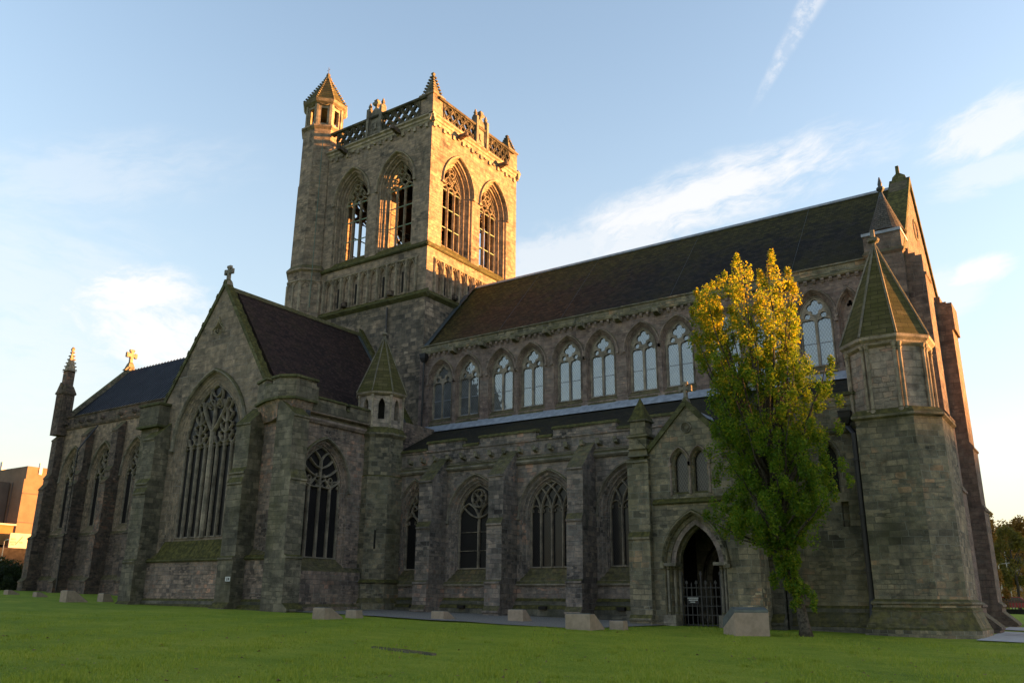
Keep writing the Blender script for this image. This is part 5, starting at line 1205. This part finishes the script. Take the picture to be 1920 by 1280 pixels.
mb = MB(); rg = rect(cxq, cyq, .4, .4, 23.9); ap = (cxq, cyq, 26.3); mb.cone(rg, ap); crockets(mb, rg, ap, 6, .13); mb.loft([rect(cxq, cyq, .07, .07, 26.0), rect(cxq, cyq, .16, .16, 26.25), rect(cxq, cyq, .05, .05, 26.5)]); part(mb, 'crocketed_spirelet', 'stone_trim_buff', pn)

# ---- rainwater pipes ------------------------------------------------
def pipe(pts, r=.06, mat='pipe_paint', hopper=None, label=None):
    mb = MB(); mb.tube(pts, r, 8)
    for a, b in zip(pts, pts[1:]):
        a, b = Vector(a), Vector(b)
        if abs(a.z-b.z) > 3:
            k = int(abs(a.z-b.z)/1.9)
            for i in range(k): q = a.lerp(b, (i+.5)/k); mb.tube([q-Vector((0, 0, .05)), q+Vector((0, 0, .05))], r*1.45, 8)
    if hopper: x, y, z = hopper; mb.loft([rect(x, y, .12, .12, z-.35), rect(x, y, .24, .2, z-.05), rect(x, y, .26, .22, z+.18), rect(x, y, .28, .24, z+.2), rect(x, y, .28, .24, z+.26)])
    return part(mb, 'drainpipe', mat, label=label)
pipe([(-8.75, 39.3, 9.55), (-8.75, 39.3, 9.25), (-8.42, 38.85, 8.85), (-8.42, 38.85, 1.9), (-8.42, 38.7, 1.5), (-8.42, 38.3, .4)], .125, hopper=(-8.8, 39.25, 9.7))
pipe([(-38.35, 44.8, 18.3), (-38.35, 44.8, 12.9)], .07, hopper=(-38.35, 44.78, 18.3))
pipe([(-42.3, 44.9, 22.9), (-42.3, 44.9, 17)], .07)
pipe([(-50.2, 44.2, 39.5), (-50.2, 44.2, 24.2)], .03, 'pipe_green')
pipe([(-78.9, 44.3, 17.6), (-78.9, 43.0, 15.5), (-78.9, 42.7, 15.0), (-78.9, 42.7, 2.2)], .07)

# ------------------------------------------------------------------ things on the lawn
# notice on the gate
sg_ = MB(); FGs = FN(YP+.56); sg_.prism(FGs, [(-16.18, 1.62), (-15.62, 1.62), (-15.62, 1.94), (-16.18, 1.94)], 0, .02)
so = sg_.build('gate_notice', 'dark_board'); tag(so, 'small black notice with white lettering fixed to the iron porch gate', 'notice')
lt = MB()
random.seed(4)
for v, u0, u1 in ((1.865, -16.15, -15.65), (1.78, -16.10, -15.67), (1.695, -16.02, -15.80)):
    u = u0
    while u < u1:
        k = random.choice((.018, .026, .022)); lt.prism(FGs, [(u, v), (u+k, v), (u+k, v+.045), (u, v+.045)], .021, .024); u += k+.009
lo_ = lt.build('lettering', 'letter_white', so)
# floodlight housings: pale wedge-ended concrete blocks
def block(x, y, w, d, h, rz, label, flat=.35, low=.1):
    """square front towards the lawn, sloping down towards the church"""
    b = MB(); z0 = ground(x, y)-.05; c, s = math.cos(R(rz)), math.sin(R(rz)); e = .015
    def q(a, bb, z): return (x+a*c-bb*s, y+a*s+bb*c, z0+z)
    def ring(a, k): return [q(a, bb, z) for bb, z in ((-d/2+k, 0), (-d/2+k, h-e), (-d/2+k+e, h-k), (-d/2+d*flat, h-k), (d/2-k, low), (d/2-k, 0))]
    b.loft([ring(-w/2, e), ring(-w/2+e, 0), ring(w/2-e, 0), ring(w/2, e)])
    o = b.build('floodlight_block', 'block_concrete'); tag(o, label, 'concrete block', 'concrete floodlight blocks on the lawn')
    l = MB(); l.loft([[q(a, bb, z) for bb, z in ((-d/2+.05, h+.004), (-d/2+d*flat-.02, h+.004), (-d/2+d*flat-.02, h+.028), (-d/2+.05, h+.028))] for a in (-w/2+.05, w/2-.05)]); l.build('lamp_cover', 'lamp_lid', o)
    return o
block(-53.0, 29.9, .85, 1.35, .72, -4, 'pale concrete block with long slope beside the choir drainpipe')
block(-53.4, 32.2, .8, .7, .55, -6, 'small concrete block half hidden behind the sloping block near the choir', .6)
block(-65.4, 34.3, .7, .8, .36, -4, 'low concrete block at the foot of the choir wall')
block(-71.6, 35.3, .8, .9, .38, -4, 'farthest concrete block next to the dark clipped bush')
block(-28.85, 27.9, .72, 1.2, .52, 3, 'long sloping concrete block in front of the transept corner')
block(-29.0, 29.7, .6, .55, .40, 6, 'small square concrete block tucked behind the long one by the transept', .8)
block(-25.95, 32.4, .78, .85, .42, -3, 'lone small concrete block on the gravel left of the middle buttress')
block(-22.75, 34.0, .84, .8, .58, 0, 'cube like concrete block on the gravel before the aisle window')
block(-17.35, 30.5, 1.08, 1.25, .64, 2, 'weathered grey brown concrete block near the porch pier')
block(-16.5, 31.7, .6, .5, .40, 4, 'small pale concrete block behind the weathered one near the porch', .8)
# the big one at the porch, with a glazed lid
bx, by = -11.75, 32.9; z0 = ground(bx, by)-.05; b = MB(); c, s_ = math.cos(R(42)), math.sin(R(42))
def q(a, bb, z): return (bx+a*c-bb*s_, by+a*s_+bb*c, z0+z)
b.loft([[q(a, bb, z) for bb, z in ((-.6, 0), (-.6, .86), (.62, .30), (.62, 0))] for a in (-.66, .66)])
o = b.build('floodlight_block', 'block_concrete'); tag(o, 'largest concrete block with a dark glazed lid right of the porch door', 'concrete block', 'concrete floodlight blocks on the lawn')
l = MB(); l.loft([[q(a, bb, z) for bb, z in ((-.6, .868), (-.6, .95), (-.3, 1.06), (.62, .62), (.62, .31))] for a in (-.66, .66)]); l.build('glazed_lid', 'lid_glass', o)

# sunken edge of an old slab in the lawn
m = MB(); a_, b_ = Vector((-16.0, 17.1, 0)), Vector((-13.5, 16.55, 0)); dd = (b_-a_).normalized(); nn_ = Vector((-dd.y, dd.x, 0))
m.loft([[(p.x, p.y, lz) for p, lz in ((c_-nn_*w_, g_-.03), (c_-nn_*w_, g_+.035), (c_+nn_*w_, g_+.05), (c_+nn_*w_, g_-.03))] for c_, w_ in ((a_, .05), (a_.lerp(b_, .3), .13), (a_.lerp(b_, .7), .16), (b_, .07)) for g_ in (ground(c_.x, c_.y),)])
o = m.build('drain_edging', 'stone_plinth'); tag(o, 'narrow dark stone edging sunk in the open lawn left of centre', 'edging')

# scattered grass blades (foreground lawn) and fallen leaves
rng = np.random.default_rng(3)
def raw_tris(name, V, Fc, mat):
    me = bpy.data.meshes.new(name); n = len(V); k = Fc.shape[1]
    me.vertices.add(n); me.vertices.foreach_set('co', V.astype(np.float32).ravel())
    m = len(Fc); me.loops.add(m*k); me.loops.foreach_set('vertex_index', Fc.astype(np.int32).ravel())
    me.polygons.add(m); me.polygons.foreach_set('loop_start', np.arange(0, m*k, k, dtype=np.int32)); me.polygons.foreach_set('loop_total', np.full(m, k, dtype=np.int32))
    me.update(calc_edges=True); me.materials.append(MATS[mat]); o = bpy.data.objects.new(name, me); COL.objects.link(o); return o
def gnd(x, y): return -.0217*np.clip(x, -105, 60)+.0075*np.clip(y, -30, 130)+.04
def lawnz(x, y): return gnd(x, y)+.025*(np.sin(x*.43+1.3*np.sin(y*.21))*np.cos(y*.37+x*.11))
N = 260000
ang = rng.uniform(-yaw-R(38), -yaw+R(38), N); dist = 10*(46/10)**rng.uniform(0, 1, N)
x = np.sin(ang)*dist; y = np.cos(ang)*dist
edge = np.where(x < -19, 30.4, 36.6); edge = np.where(x < -36, 30.2, edge)
ge = np.interp(x, [-36, -35.6, -33, -31, -29.4, -27, -23.7, -21.4, -18.3, -17.4, -17], [30.5, 31.2, 31.8, 31.6, 31.2, 30.9, 30.8, 30.4, 30.4, 32, 36.6])
k = (y < edge+6) & ((y < ge) | (x > -17) | (x < -36)) & ((x > -36) | (y < 30.4))& ((x < -17) | (y < 36.6))
x, y = x[k], y[k]; n = len(x)
# rough tufts that the mower missed
tu = rng.uniform(0, 1, (70, 2)); ta_ = -yaw-R(33)+tu[:, 0]*R(66); td_ = 12+tu[:, 1]*16; tx_ = np.append(np.sin(ta_)*td_, 3.0); ty_ = np.append(np.cos(ta_)*td_, 19.6)
tx_[-1], ty_[-1] = (-3.34, 25.07); nt_ = 90; x = np.append(x, (tx_[:, None]+rng.normal(0, .09, (71, nt_))).ravel()); y = np.append(y, (ty_[:, None]+rng.normal(0, .07, (71, nt_))).ravel()); n0 = n; n = len(x)
h = rng.uniform(.025, .065, n)*(1+.5*np.sin(x*1.7+y*.9))+np.where(np.arange(n) >= n0, .05, 0); wv = rng.uniform(.006, .014, n); a = rng.uniform(0, 6.28, n); ln = rng.uniform(0, .05, n)
z = lawnz(x, y)-.005
V = np.empty((n, 3, 3)); ca, sa = np.cos(a), np.sin(a)
V[:, 0] = np.stack([x-ca*wv, y-sa*wv, z], 1); V[:, 1] = np.stack([x+ca*wv, y+sa*wv, z], 1); V[:, 2] = np.stack([x-sa*ln, y+ca*ln, z+h], 1)
go = raw_tris('grass_blades', V.reshape(-1, 3), np.arange(n*3).reshape(n, 3), 'blade'); tag(go, 'short mown green grass blades covering the lawn', 'grass', kind='stuff')
n = 420; ang = rng.uniform(-yaw-R(34), -yaw+R(34), n); dist = rng.uniform(11, 33, n); x = np.sin(ang)*dist; y = np.cos(ang)*dist
k = (y < 30); x, y = x[k], y[k]; n = len(x); z = lawnz(x, y)+.035; s = rng.uniform(.025, .06, n); a = rng.uniform(0, 6.28, n); ca, sa = np.cos(a), np.sin(a); tz = rng.uniform(-.02, .05, n)
V = np.stack([np.stack([x-ca*s, y-sa*s, z], 1), np.stack([x+sa*s*.6, y-ca*s*.6, z+tz], 1), np.stack([x+ca*s, y+sa*s, z+.01], 1), np.stack([x-sa*s*.6, y+ca*s*.6, z+tz*.6], 1)], 1)
fo = raw_tris('fallen_leaves', V.reshape(-1, 3), np.arange(n*4).reshape(n, 4), 'fallen'); tag(fo, 'small brown fallen leaves scattered over the lawn', 'leaves', kind='stuff')

# ------------------------------------------------------------------ trees
def leaves_at(C, per, spread, size, up=.35, rg=rng):
    """clumps C (n,3), spread (n,) radius -> leaf quads"""
    n = len(C)*per; c = np.repeat(C, per, 0); sp = np.repeat(spread, per)[:, None]
    d = rg.normal(0, 1, (n, 3)); d /= np.linalg.norm(d, axis=1)[:, None]; r_ = rg.uniform(0, 1, (n, 1))**.5
    p = c+d*r_*sp*np.array([.8, .8, 1.25])
    nn = rg.normal(0, 1, (n, 3)); nn[:, 2] = np.abs(nn[:, 2])*.8+.25; nn /= np.linalg.norm(nn, axis=1)[:, None]
    t = rg.normal(0, 1, (n, 3)); t[:, 2] -= .35; t -= nn*np.sum(t*nn, 1)[:, None]; t /= np.linalg.norm(t, axis=1)[:, None]; b_ = np.cross(nn, t)
    s = rg.uniform(.7, 1.25, (n, 1))*size
    V = np.stack([p-t*s, p+b_*s*.55-t*s*.1+nn*s*.12, p+t*s, p-b_*s*.55-t*s*.1+nn*s*.12], 1)
    return V.reshape(-1, 3)
def limb(mb, p0, p1, r0_, r1, sag=.0, k=6, n=6):
    p0, p1 = Vector(p0), Vector(p1); pts = []; L = (p1-p0).length
    for i in range(n+1):
        t = i/n; p = p0.lerp(p1, t); p.z += sag*math.sin(math.pi*t)*L
        if 0 < i < n: p += Vector((rnd.uniform(-1, 1), rnd.uniform(-1, 1), 0))*.03*L*.5
        pts.append(p)
    mb.tube(pts, [r0_+(r1-r0_)*i/n for i in range(n+1)], k); return pts
TX, TY = -9.85, 34.0; tz0 = ground(TX, TY)
tree = empty('broadleaf_tree', 'upright tree with green leaves turning golden yellow at the sunlit top, between porch and corner turret', 'tree', (TX, TY, tz0))
TI = Matrix.Translation(tree.location).inverted()
mb = MB()
trunk = [(TX, TY, tz0-.1), (TX-.03, TY, tz0+.3), (TX-.15, TY, tz0+1.2), (TX-.35, TY, tz0+2.4), (TX-.55, TY, tz0+3.4), (TX-.75, TY, tz0+4.4)]
mb.tube(trunk, [.30, .21, .18, .17, .16, .15], 10)
# crown outline in metres, left and right of the trunk at each height
ZL = [3.6, 4.3, 5.0, 6.0, 6.6, 7.3, 8.0, 8.8, 9.4, 10.5, 11.4, 12.4, 13.4, 14.3, 14.9, 15.4, 16.1]
LX = [-11.4, -12.6, -13.3, -13.0, -12.8, -12.7, -12.9, -13.1, -13.15, -13.3, -13.4, -13.5, -13.55, -13.55, -13.2, -12.6, -11.7]
RX_ = [-10.1, -9.6, -8.8, -8.1, -8.3, -8.4, -8.3, -8.2, -8.1, -8.3, -9.2, -9.0, -8.9, -8.85, -9.1, -9.5, -9.9]
fl = lambda z: float(np.interp(z, ZL, LX)); fr_ = lambda z: float(np.interp(z, ZL, RX_))
tips = []
for i in range(46):
    z = 4.6+ (14.6-4.6)*((i+.5)/46)**.9; a = i*2.399; l, r_ = fl(z), fr_(z); cx_ = (l+r_)/2; hw = (r_-l)/2
    rad = hw*(.72+.2*rnd.random()); tx = cx_+rad*math.cos(a); ty = TY+min(rad, 2.1)*math.sin(a)
    zb = max(3.2+rnd.random()*1.2, z*.42+1.2+rnd.random()); 
    base = Vector((TX-.55-.1*(zb-3.5), TY, tz0+zb-.6))
    limb(mb, base, (tx, ty, z), .085 if z > 8 else .06, .012, -.08, 5, 6); tips.append((base, Vector((tx, ty, z))))
for x_, zt in ((-10.0, 16.2), (-11.35, 16.1), (-12.7, 14.8), (-9.2, 14.4), (-10.8, 13), (-8.1, 10.6), (-13.2, 11.8)): limb(mb, (TX-.7, TY, tz0+4.0), (x_, TY+rnd.uniform(-.5, .5), zt), .13, .015, .02, 6, 8)
for x_, z_ in ((-13.3, 4.9), (-12.2, 4.2), (-8.2, 5.8), (-9.2, 4.8)): limb(mb, (TX-.55, TY-.1, tz0+3.2), (x_, TY-.6, z_), .07, .012, -.03, 5, 5)
o = mb.build('trunk', 'bark', tree, True); o.matrix_parent_inverse = TI
C = []; S = []
for base, tip in tips:
    for t in (.55, .75, .92, 1.04):
        p = base.lerp(tip, t); p += Vector((rnd.gauss(0, .28), rnd.gauss(0, .28), rnd.gauss(0, .25)))
        C.append(p[:]); S.append(rnd.uniform(.26, .5))
for i in range(430):
    z = 4.0+10.5*rnd.random()**.95; l, r_ = fl(z), fr_(z); cx_ = (l+r_)/2; hw = (r_-l)/2
    a = rnd.uniform(0, 6.283); q_ = rnd.uniform(.45, .97); C.append((cx_+hw*q_*math.cos(a), TY+min(hw, 2.2)*q_*math.sin(a), z)); S.append(rnd.uniform(.2, .42))
# leading shoots that break the outline
for x_, z_, s_ in ((-9.97, 16.1, .16), (-9.95, 15.75, .26), (-10.0, 15.3, .36), (-9.9, 14.8, .45), (-9.3, 15.0, .2), (-9.3, 14.6, .26), (-10.5, 15.2, .2), (-10.45, 14.8, .3),
                   (-11.34, 16.0, .22), (-11.4, 15.6, .34), (-11.5, 15.1, .42), (-11.3, 14.6, .5), (-12.1, 15.5, .2), (-12.2, 15.1, .3), (-12.7, 15.2, .2), (-12.8, 14.8, .3), (-13.4, 14.9, .2), (-13.45, 14.4, .3), (-13.5, 13.6, .3), (-13.5, 12.5, .22), (-13.35, 12.0, .3), (-13.2, 11.4, .3),
                   (-7.9, 10.9, .2), (-8.0, 10.4, .32), (-8.1, 9.8, .35), (-7.8, 9.3, .25), (-7.85, 8.2, .3), (-7.75, 6.2, .25), (-7.9, 6.8, .3), (-13.4, 5.1, .22), (-13.1, 5.0, .3), (-12.6, 4.4, .3), (-13.0, 6.6, .3), (-8.8, 5.2, .35), (-8.9, 11.0, .3)):
    C.append((x_, TY+rnd.uniform(-.3, .3), z_)); S.append(s_)
for i in range(84):      # shoots along the trunk
    zz = .95+3.4*rnd.random()**.75; xx = TX-.05-.15*zz+rnd.gauss(0, .15+.07*zz)+(.22 if zz < 1.6 else 0); C.append((xx, TY-rnd.uniform(.0, .35), tz0+zz)); S.append(rnd.uniform(.14, .26))
C = np.array(C); S = np.array(S)
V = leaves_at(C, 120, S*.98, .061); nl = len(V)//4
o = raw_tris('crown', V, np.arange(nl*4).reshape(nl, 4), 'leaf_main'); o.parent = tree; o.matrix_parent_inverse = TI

def small_tree(name, label, x, y, h, w, mat, group, n=26, per=120, size=.3, seed=0, trunkh=.3, z=None):
    rg = np.random.default_rng(seed+11); z0 = ground(x, y) if z is None else z
    e = empty(name, label, 'tree', (x, y, z0), group); m = MB(); r2 = random.Random(seed)
    m.tube([(0, 0, -.2), (.02*h, 0, h*.3), (0, 0, h*.62), (0, 0, h*.9)], [h*.022, h*.017, h*.01, h*.003], 7)
    for i in range(9): a = i*2.4; q_ = r2.uniform(.3, .6); m.tube([(0, 0, h*q_), (w*.28*math.cos(a), w*.28*math.sin(a), h*(q_+.22))], [h*.008, h*.002], 5)
    m.build('trunk', 'bark', e, True)
    th = np.array([[r2.uniform(0, 6.28), r2.random()**.6, r2.random()] for _ in range(n)])
    zz = h*(trunkh+(1-trunkh)*th[:, 2]); ww = w/2*np.sqrt(np.clip(1-((th[:, 2]-.42)/.6)**2, .08, 1))*th[:, 1]
    C_ = np.stack([ww*np.cos(th[:, 0]), ww*np.sin(th[:, 0]), zz], 1); V_ = leaves_at(C_, per, np.full(n, w*.14), size, rg=rg); k_ = len(V_)//4
    c_ = raw_tris('crown', V_, np.arange(k_*4).reshape(k_, 4), mat); c_.parent = e; return e
G = 'autumn trees beyond the churchyard wall'
small_tree('autumn_tree', 'brown autumn tree close to the right edge of the church', -13.4, 128, 11.5, 7, 'leaf_autumn', G, 40, 170, .17, 1)
small_tree('autumn_tree', 'thin yellow green tree standing behind the parked red car', -9.4, 116, 9.0, 4.5, 'leaf_olive', G, 36, 150, .14, 2)
small_tree('autumn_tree', 'rust coloured tree at the far right edge of the picture', -11.2, 150, 12, 8, 'leaf_autumn', G, 40, 170, .2, 3)
small_tree('autumn_tree', 'olive tree half behind the brown one', -15.6, 160, 12, 8, 'leaf_olive', G, 40, 170, .2, 4)
small_tree('autumn_tree', 'small golden tree low beside the church corner', -10.9, 106, 4.6, 3.2, 'leaf_autumn', G, 26, 140, .12, 5, .1)
# clipped dark bush at the east end
bo = empty('bush', 'dark green clipped bush at the far left end of the lawn', 'bush', (-93, 44, ground(-93, 44)))
rg = np.random.default_rng(5); th = rg.uniform(0, 6.28, 90); rr = rg.uniform(0, 1, 90)**.5; C_ = np.stack([rr*4.6*np.cos(th), rr*2.4*np.sin(th), rg.uniform(.2, 2.6, 90)*(1-.5*rr**3)], 1)
V_ = leaves_at(C_, 170, np.full(90, .75), .13, rg=rg); k_ = len(V_)//4
m_ = raw_tris('foliage', V_, np.arange(k_*4).reshape(k_, 4), 'leaf_dark'); m_.parent = bo
mm = MB()
for i in range(7): mm.tube([(rnd.uniform(-1, 1), rnd.uniform(-.6, .6), -.1), (rnd.uniform(-2.5, 2.5), rnd.uniform(-1, 1), 1.7)], [.06, .02], 5)
mm.build('stems', 'bark', bo)

# ------------------------------------------------------------------ far side: right edge
m = MB(); m.loft([[(x_, 93+dy, z) for dy, z in ((0, .4), (.5, .4), (.5, 1.34), (0, 1.34))] for x_ in (-40, 60)]); o = m.build('boundary_wall', 'hedge_wall'); tag(o, 'low dark wall along the far edge of the lawn at right', 'wall')
m = MB()
for i in range(260): xx = -36+i*.27; m.box(xx-.04, xx+.04, 97, 97.05, .7, 2.15+.08*(i % 3))
m.box(-36, 34, 97.05, 97.1, 1.15, 1.25); m.box(-36, 34, 97.05, 97.1, 1.9, 2.0); o = m.build('paling_fence', 'fence_wood'); tag(o, 'brown paling fence behind the low dark wall at right', 'fence')
def car(x, y, rz, label):
    z0 = ground(x, y)+.05; e = empty('parked_car', label, 'car', (x, y, z0)); e.rotation_euler.z = rz
    b = MB(); sec = [(-2.1, .35), (2.1, .35), (2.15, .75), (1.3, .92), (.75, 1.42), (-1.2, 1.45), (-1.95, .95), (-2.15, .8)]
    FFc = Fr((0, 0, 0), 0); b.loft([[FFc.P(u*(1 if abs(n) < .8 else .97), v, n) for u, v in sec] for n in (-.86, -.78, .78, .86)]); b.build('body', 'car_red', e)
    for sg in (1, -1): g = MB(); g.prism(FFc, [(-1.55, .95), (1.05, .95), (.65, 1.36), (-1.15, 1.38)], .862*sg-.006, .862*sg+.006); g.build('side_window', 'car_glass', e)
    for wx in (-1.35, 1.3):
        for wy in (-.78, .78):
            t = MB(); FFw = Fr((wx, wy, .34), 0); t.loft([[FFw.P(.33*math.cos(a*.5236), .33*math.sin(a*.5236), nn) for a in range(12)] for nn in (-.11, .11)]); t.build('wheel', 'tyre', e)
    return e
car(-9.3, 108, .15, 'red car parked beyond the paling fence at right')
def lamp(x, y, h, label, lean=0, z0=None, mat='post_paint'):
    e = empty('street_lamp', label, 'street lamp', (x, y, ground(x, y) if z0 is None else z0), None)
    m = MB(); m.tube([(0, 0, 0), (0, 0, h*.25), (0, 0, h)], [.13, .09, .06], 8); m.tube([(0, 0, h), (.3, 0, h+.15), (1.0, 0, h+.2)], .045, 6); m.build('post', mat, e)
    m = MB(); m.loft([[(.8, -.13, h+.16), (1.5, -.1, h+.2), (1.5, .1, h+.2), (.8, .13, h+.16)], [(.85, -.1, h+.3), (1.45, -.07, h+.3), (1.45, .07, h+.3), (.85, .1, h+.3)]]); m.build('lantern', mat, e)
lamp(-11.6, 124, 5.2, 'tall pale street lamp among the autumn trees, nearer the church')
lamp(-11.9, 138, 7.4, 'pale street lamp standing behind the yellow green tree')
def house(x, y, w, d, h, rh, label, rz=0, z0=None):
    e = empty('house', label, 'house', (x, y, ground(x, y) if z0 is None else z0), 'houses on the hill slope'); e.rotation_euler.z = rz
    m = MB(); m.prism(Fr((0, -d/2, 0), 0), [(-w/2, -3), (w/2, -3), (w/2, h), (-w/2, h)], -d, 0); m.build('wall', 'house_wall', e)
    m = MB(); m.loft([[(xx, -d/2-.4, h), (xx, 0, h+rh), (xx, d/2+.4, h)] for xx in (-w/2-.3, w/2+.3)]); m.build('roof', 'house_roof', e)
    for i in range(3):
        m = MB(); u = -w*.3+w*.3*i; m.prism(Fr((0, -d/2, 0), 0), [(u-.6, h-2.2), (u+.6, h-2.2), (u+.6, h-.8), (u-.6, h-.8)], -.1, .04); m.build('window', 'glass_lead', e)
house(-25, 250, 12, 9, 6, 4, 'stone house with dark roof half hidden by brown autumn trees', .2, 5)
house(-18, 262, 10, 8, 6, 4, 'house just at the right edge behind the rust coloured tree', -.1, 6)
# hill to the south; its unseen western rise is added to shade the church
m = MB(); rows = []; na = 70
for j, (d_, hf) in enumerate(((170, 0), (260, .06), (380, .30), (500, .68), (620, .97), (700, 1.0), (900, .9), (1400, .2))):
    row = []
    for i in range(na+1):
        az = R(-28)+(R(120)-R(-28))*i/na     # azimuth from +Y towards +X
        hh = 34+6*cl((az-R(12))/R(14), 0, 1)+1.3*math.sin(i*.45)+.8*math.sin(i*1.13+1)
        fade = cl((az-R(-26))/R(20), 0, 1); hh *= fade*fade*(3-2*fade)
        row.append((math.sin(az)*d_, math.cos(az)*d_, .0 + hh*hf + (0 if j else -.5) + ground(math.sin(az)*d_, math.cos(az)*d_)*(1 if j < 2 else 1)))
    rows.append(row)
m.v = [p for r_ in rows for p in r_]
for j in range(len(rows)-1):
    for i in range(na): a = j*(na+1)+i; m.f.append((a, a+1, a+na+2, a+na+1))
ho = m.raw('hill_and_shade_ridge', 'grass'); ho['kind'] = 'structure'
for p in ho.data.polygons: p.use_smooth = True
for i, (az, d_, h_, w_) in enumerate(((-4.6, 600, 8, 11), (-3.9, 610, 10, 13), (-5.8, 575, 7, 9), (-3.0, 620, 11, 14))):
    xx, yy = math.sin(R(az))*d_, math.cos(R(az))*d_
    small_tree('hill_tree', ['round tree on the skyline of the hill near the church edge', 'bushy tree on the hilltop above the fence', 'low tree on the hillside nearest the church wall', 'large tree at the end of the hilltop'][i], xx, yy, h_, w_, 'leaf_autumn', 'trees on the hilltop', 30, 120, .5, 30+i, .15, z=29.5+2.5*(d_ > 580))
gw_ = np.random.default_rng(8); n = 420; az = gw_.uniform(R(-9), R(0), n); d_ = gw_.uniform(190, 500, n); C_ = np.stack([np.sin(az)*d_, np.cos(az)*d_, np.interp(d_, [170, 260, 380, 500, 620], [0, 2, 10, 23, 32])+gw_.uniform(0, 3.5, n)], 1)
V_ = leaves_at(C_, 110, gw_.uniform(2.2, 4.2, n), .42, rg=gw_); k_ = len(V_)//4
wo_ = raw_tris('hillside_wood', V_, np.arange(k_*4).reshape(k_, 4), 'leaf_autumn'); tag(wo_, 'brown and golden autumn woodland covering the far hillside at right', 'wood', kind='stuff')

# ------------------------------------------------------------------ far side: left edge
tb = empty('tower_block', 'brown concrete tower block with one side lit orange by the sun', 'tower block', (-206, 100, 3))
def local(mb_, name, mat, root):
    mb_.v = [(x-root.location.x, y-root.location.y, z-root.location.z) for x, y, z in mb_.v]; return mb_.build(name, mat, root)
m = MB(); m.box(-222, -206, 100, 116, 2, 28); m.box(-221.6, -206.01, 100.3, 115.7, 28, 31); local(m, 'wall', 'bronze_concrete', tb)
m = MB(); m.box(-232, -212, 92, 99.8, 2, 27.5); local(m, 'lower_wing', 'slab_dark', tb)
m = MB()
for z in (11, 18, 24.6): m.box(-205.97, -205.9, 100, 116, z, z+.25)
for x_ in (-217.5, -211): m.box(x_-.25, x_+.25, 99.9, 100.02, 12, 27.5)
local(m, 'panel_joints', 'slab_dark', tb)
m = MB()
for y_ in (103, 107): m.box(-206.4, -205.8, y_, y_+.7, 29.3, 32)
m.box(-221, -220, 101, 102, 31, 33.2); local(m, 'roof_vents', 'white_paint', tb)
ob = empty('ochre_building', 'low ochre building glowing in the low sun left of the white hoarding', 'building', (-190, 84, 3))
m = MB(); m.box(-215, -190, 78, 91.7, 12, 16.0); local(m, 'wall', 'ochre_render', ob); m = MB(); m.box(-215.5, -189.5, 77.5, 92.0, 16.0, 16.35); local(m, 'roof', 'hoarding', ob)
m = MB(); m.box(-214, -191, 79, 91, 2, 12); local(m, 'ground_floor', 'rough_wall', ob)
hb = empty('hoarding', 'white advertising hoarding with faded dark lettering on the brown wall', 'hoarding', (-188, 92, 3))
m = MB(); m.box(-188.2, -187.8, 90.3, 95.0, 11.4, 14.4); local(m, 'board', 'hoarding', hb)
m = MB()
for z, y0, y1 in ((13.0, 90.6, 91.5), (12.4, 90.5, 91.7), (12.4, 92.4, 93.0), (11.9, 90.7, 91.4)): m.box(-187.79, -187.75, y0, y1, z, z+.34)
for k in range(9): m.box(-187.79, -187.74, 91.6+.14*k, 91.78+.14*k, 12.0+.19*k, 12.3+.19*k)
local(m, 'faded_lettering', 'hoarding_marks', hb)
m = MB(); m.box(-189, -187.5, 78, 130, 1, 11.35); o = m.build('street_wall', 'rough_wall'); tag(o, 'rough brown street wall under the white hoarding', 'wall')
e = lamp(-136, 64.7, 6.8, 'sunlit pale street lamp before the ochre building at the far left')
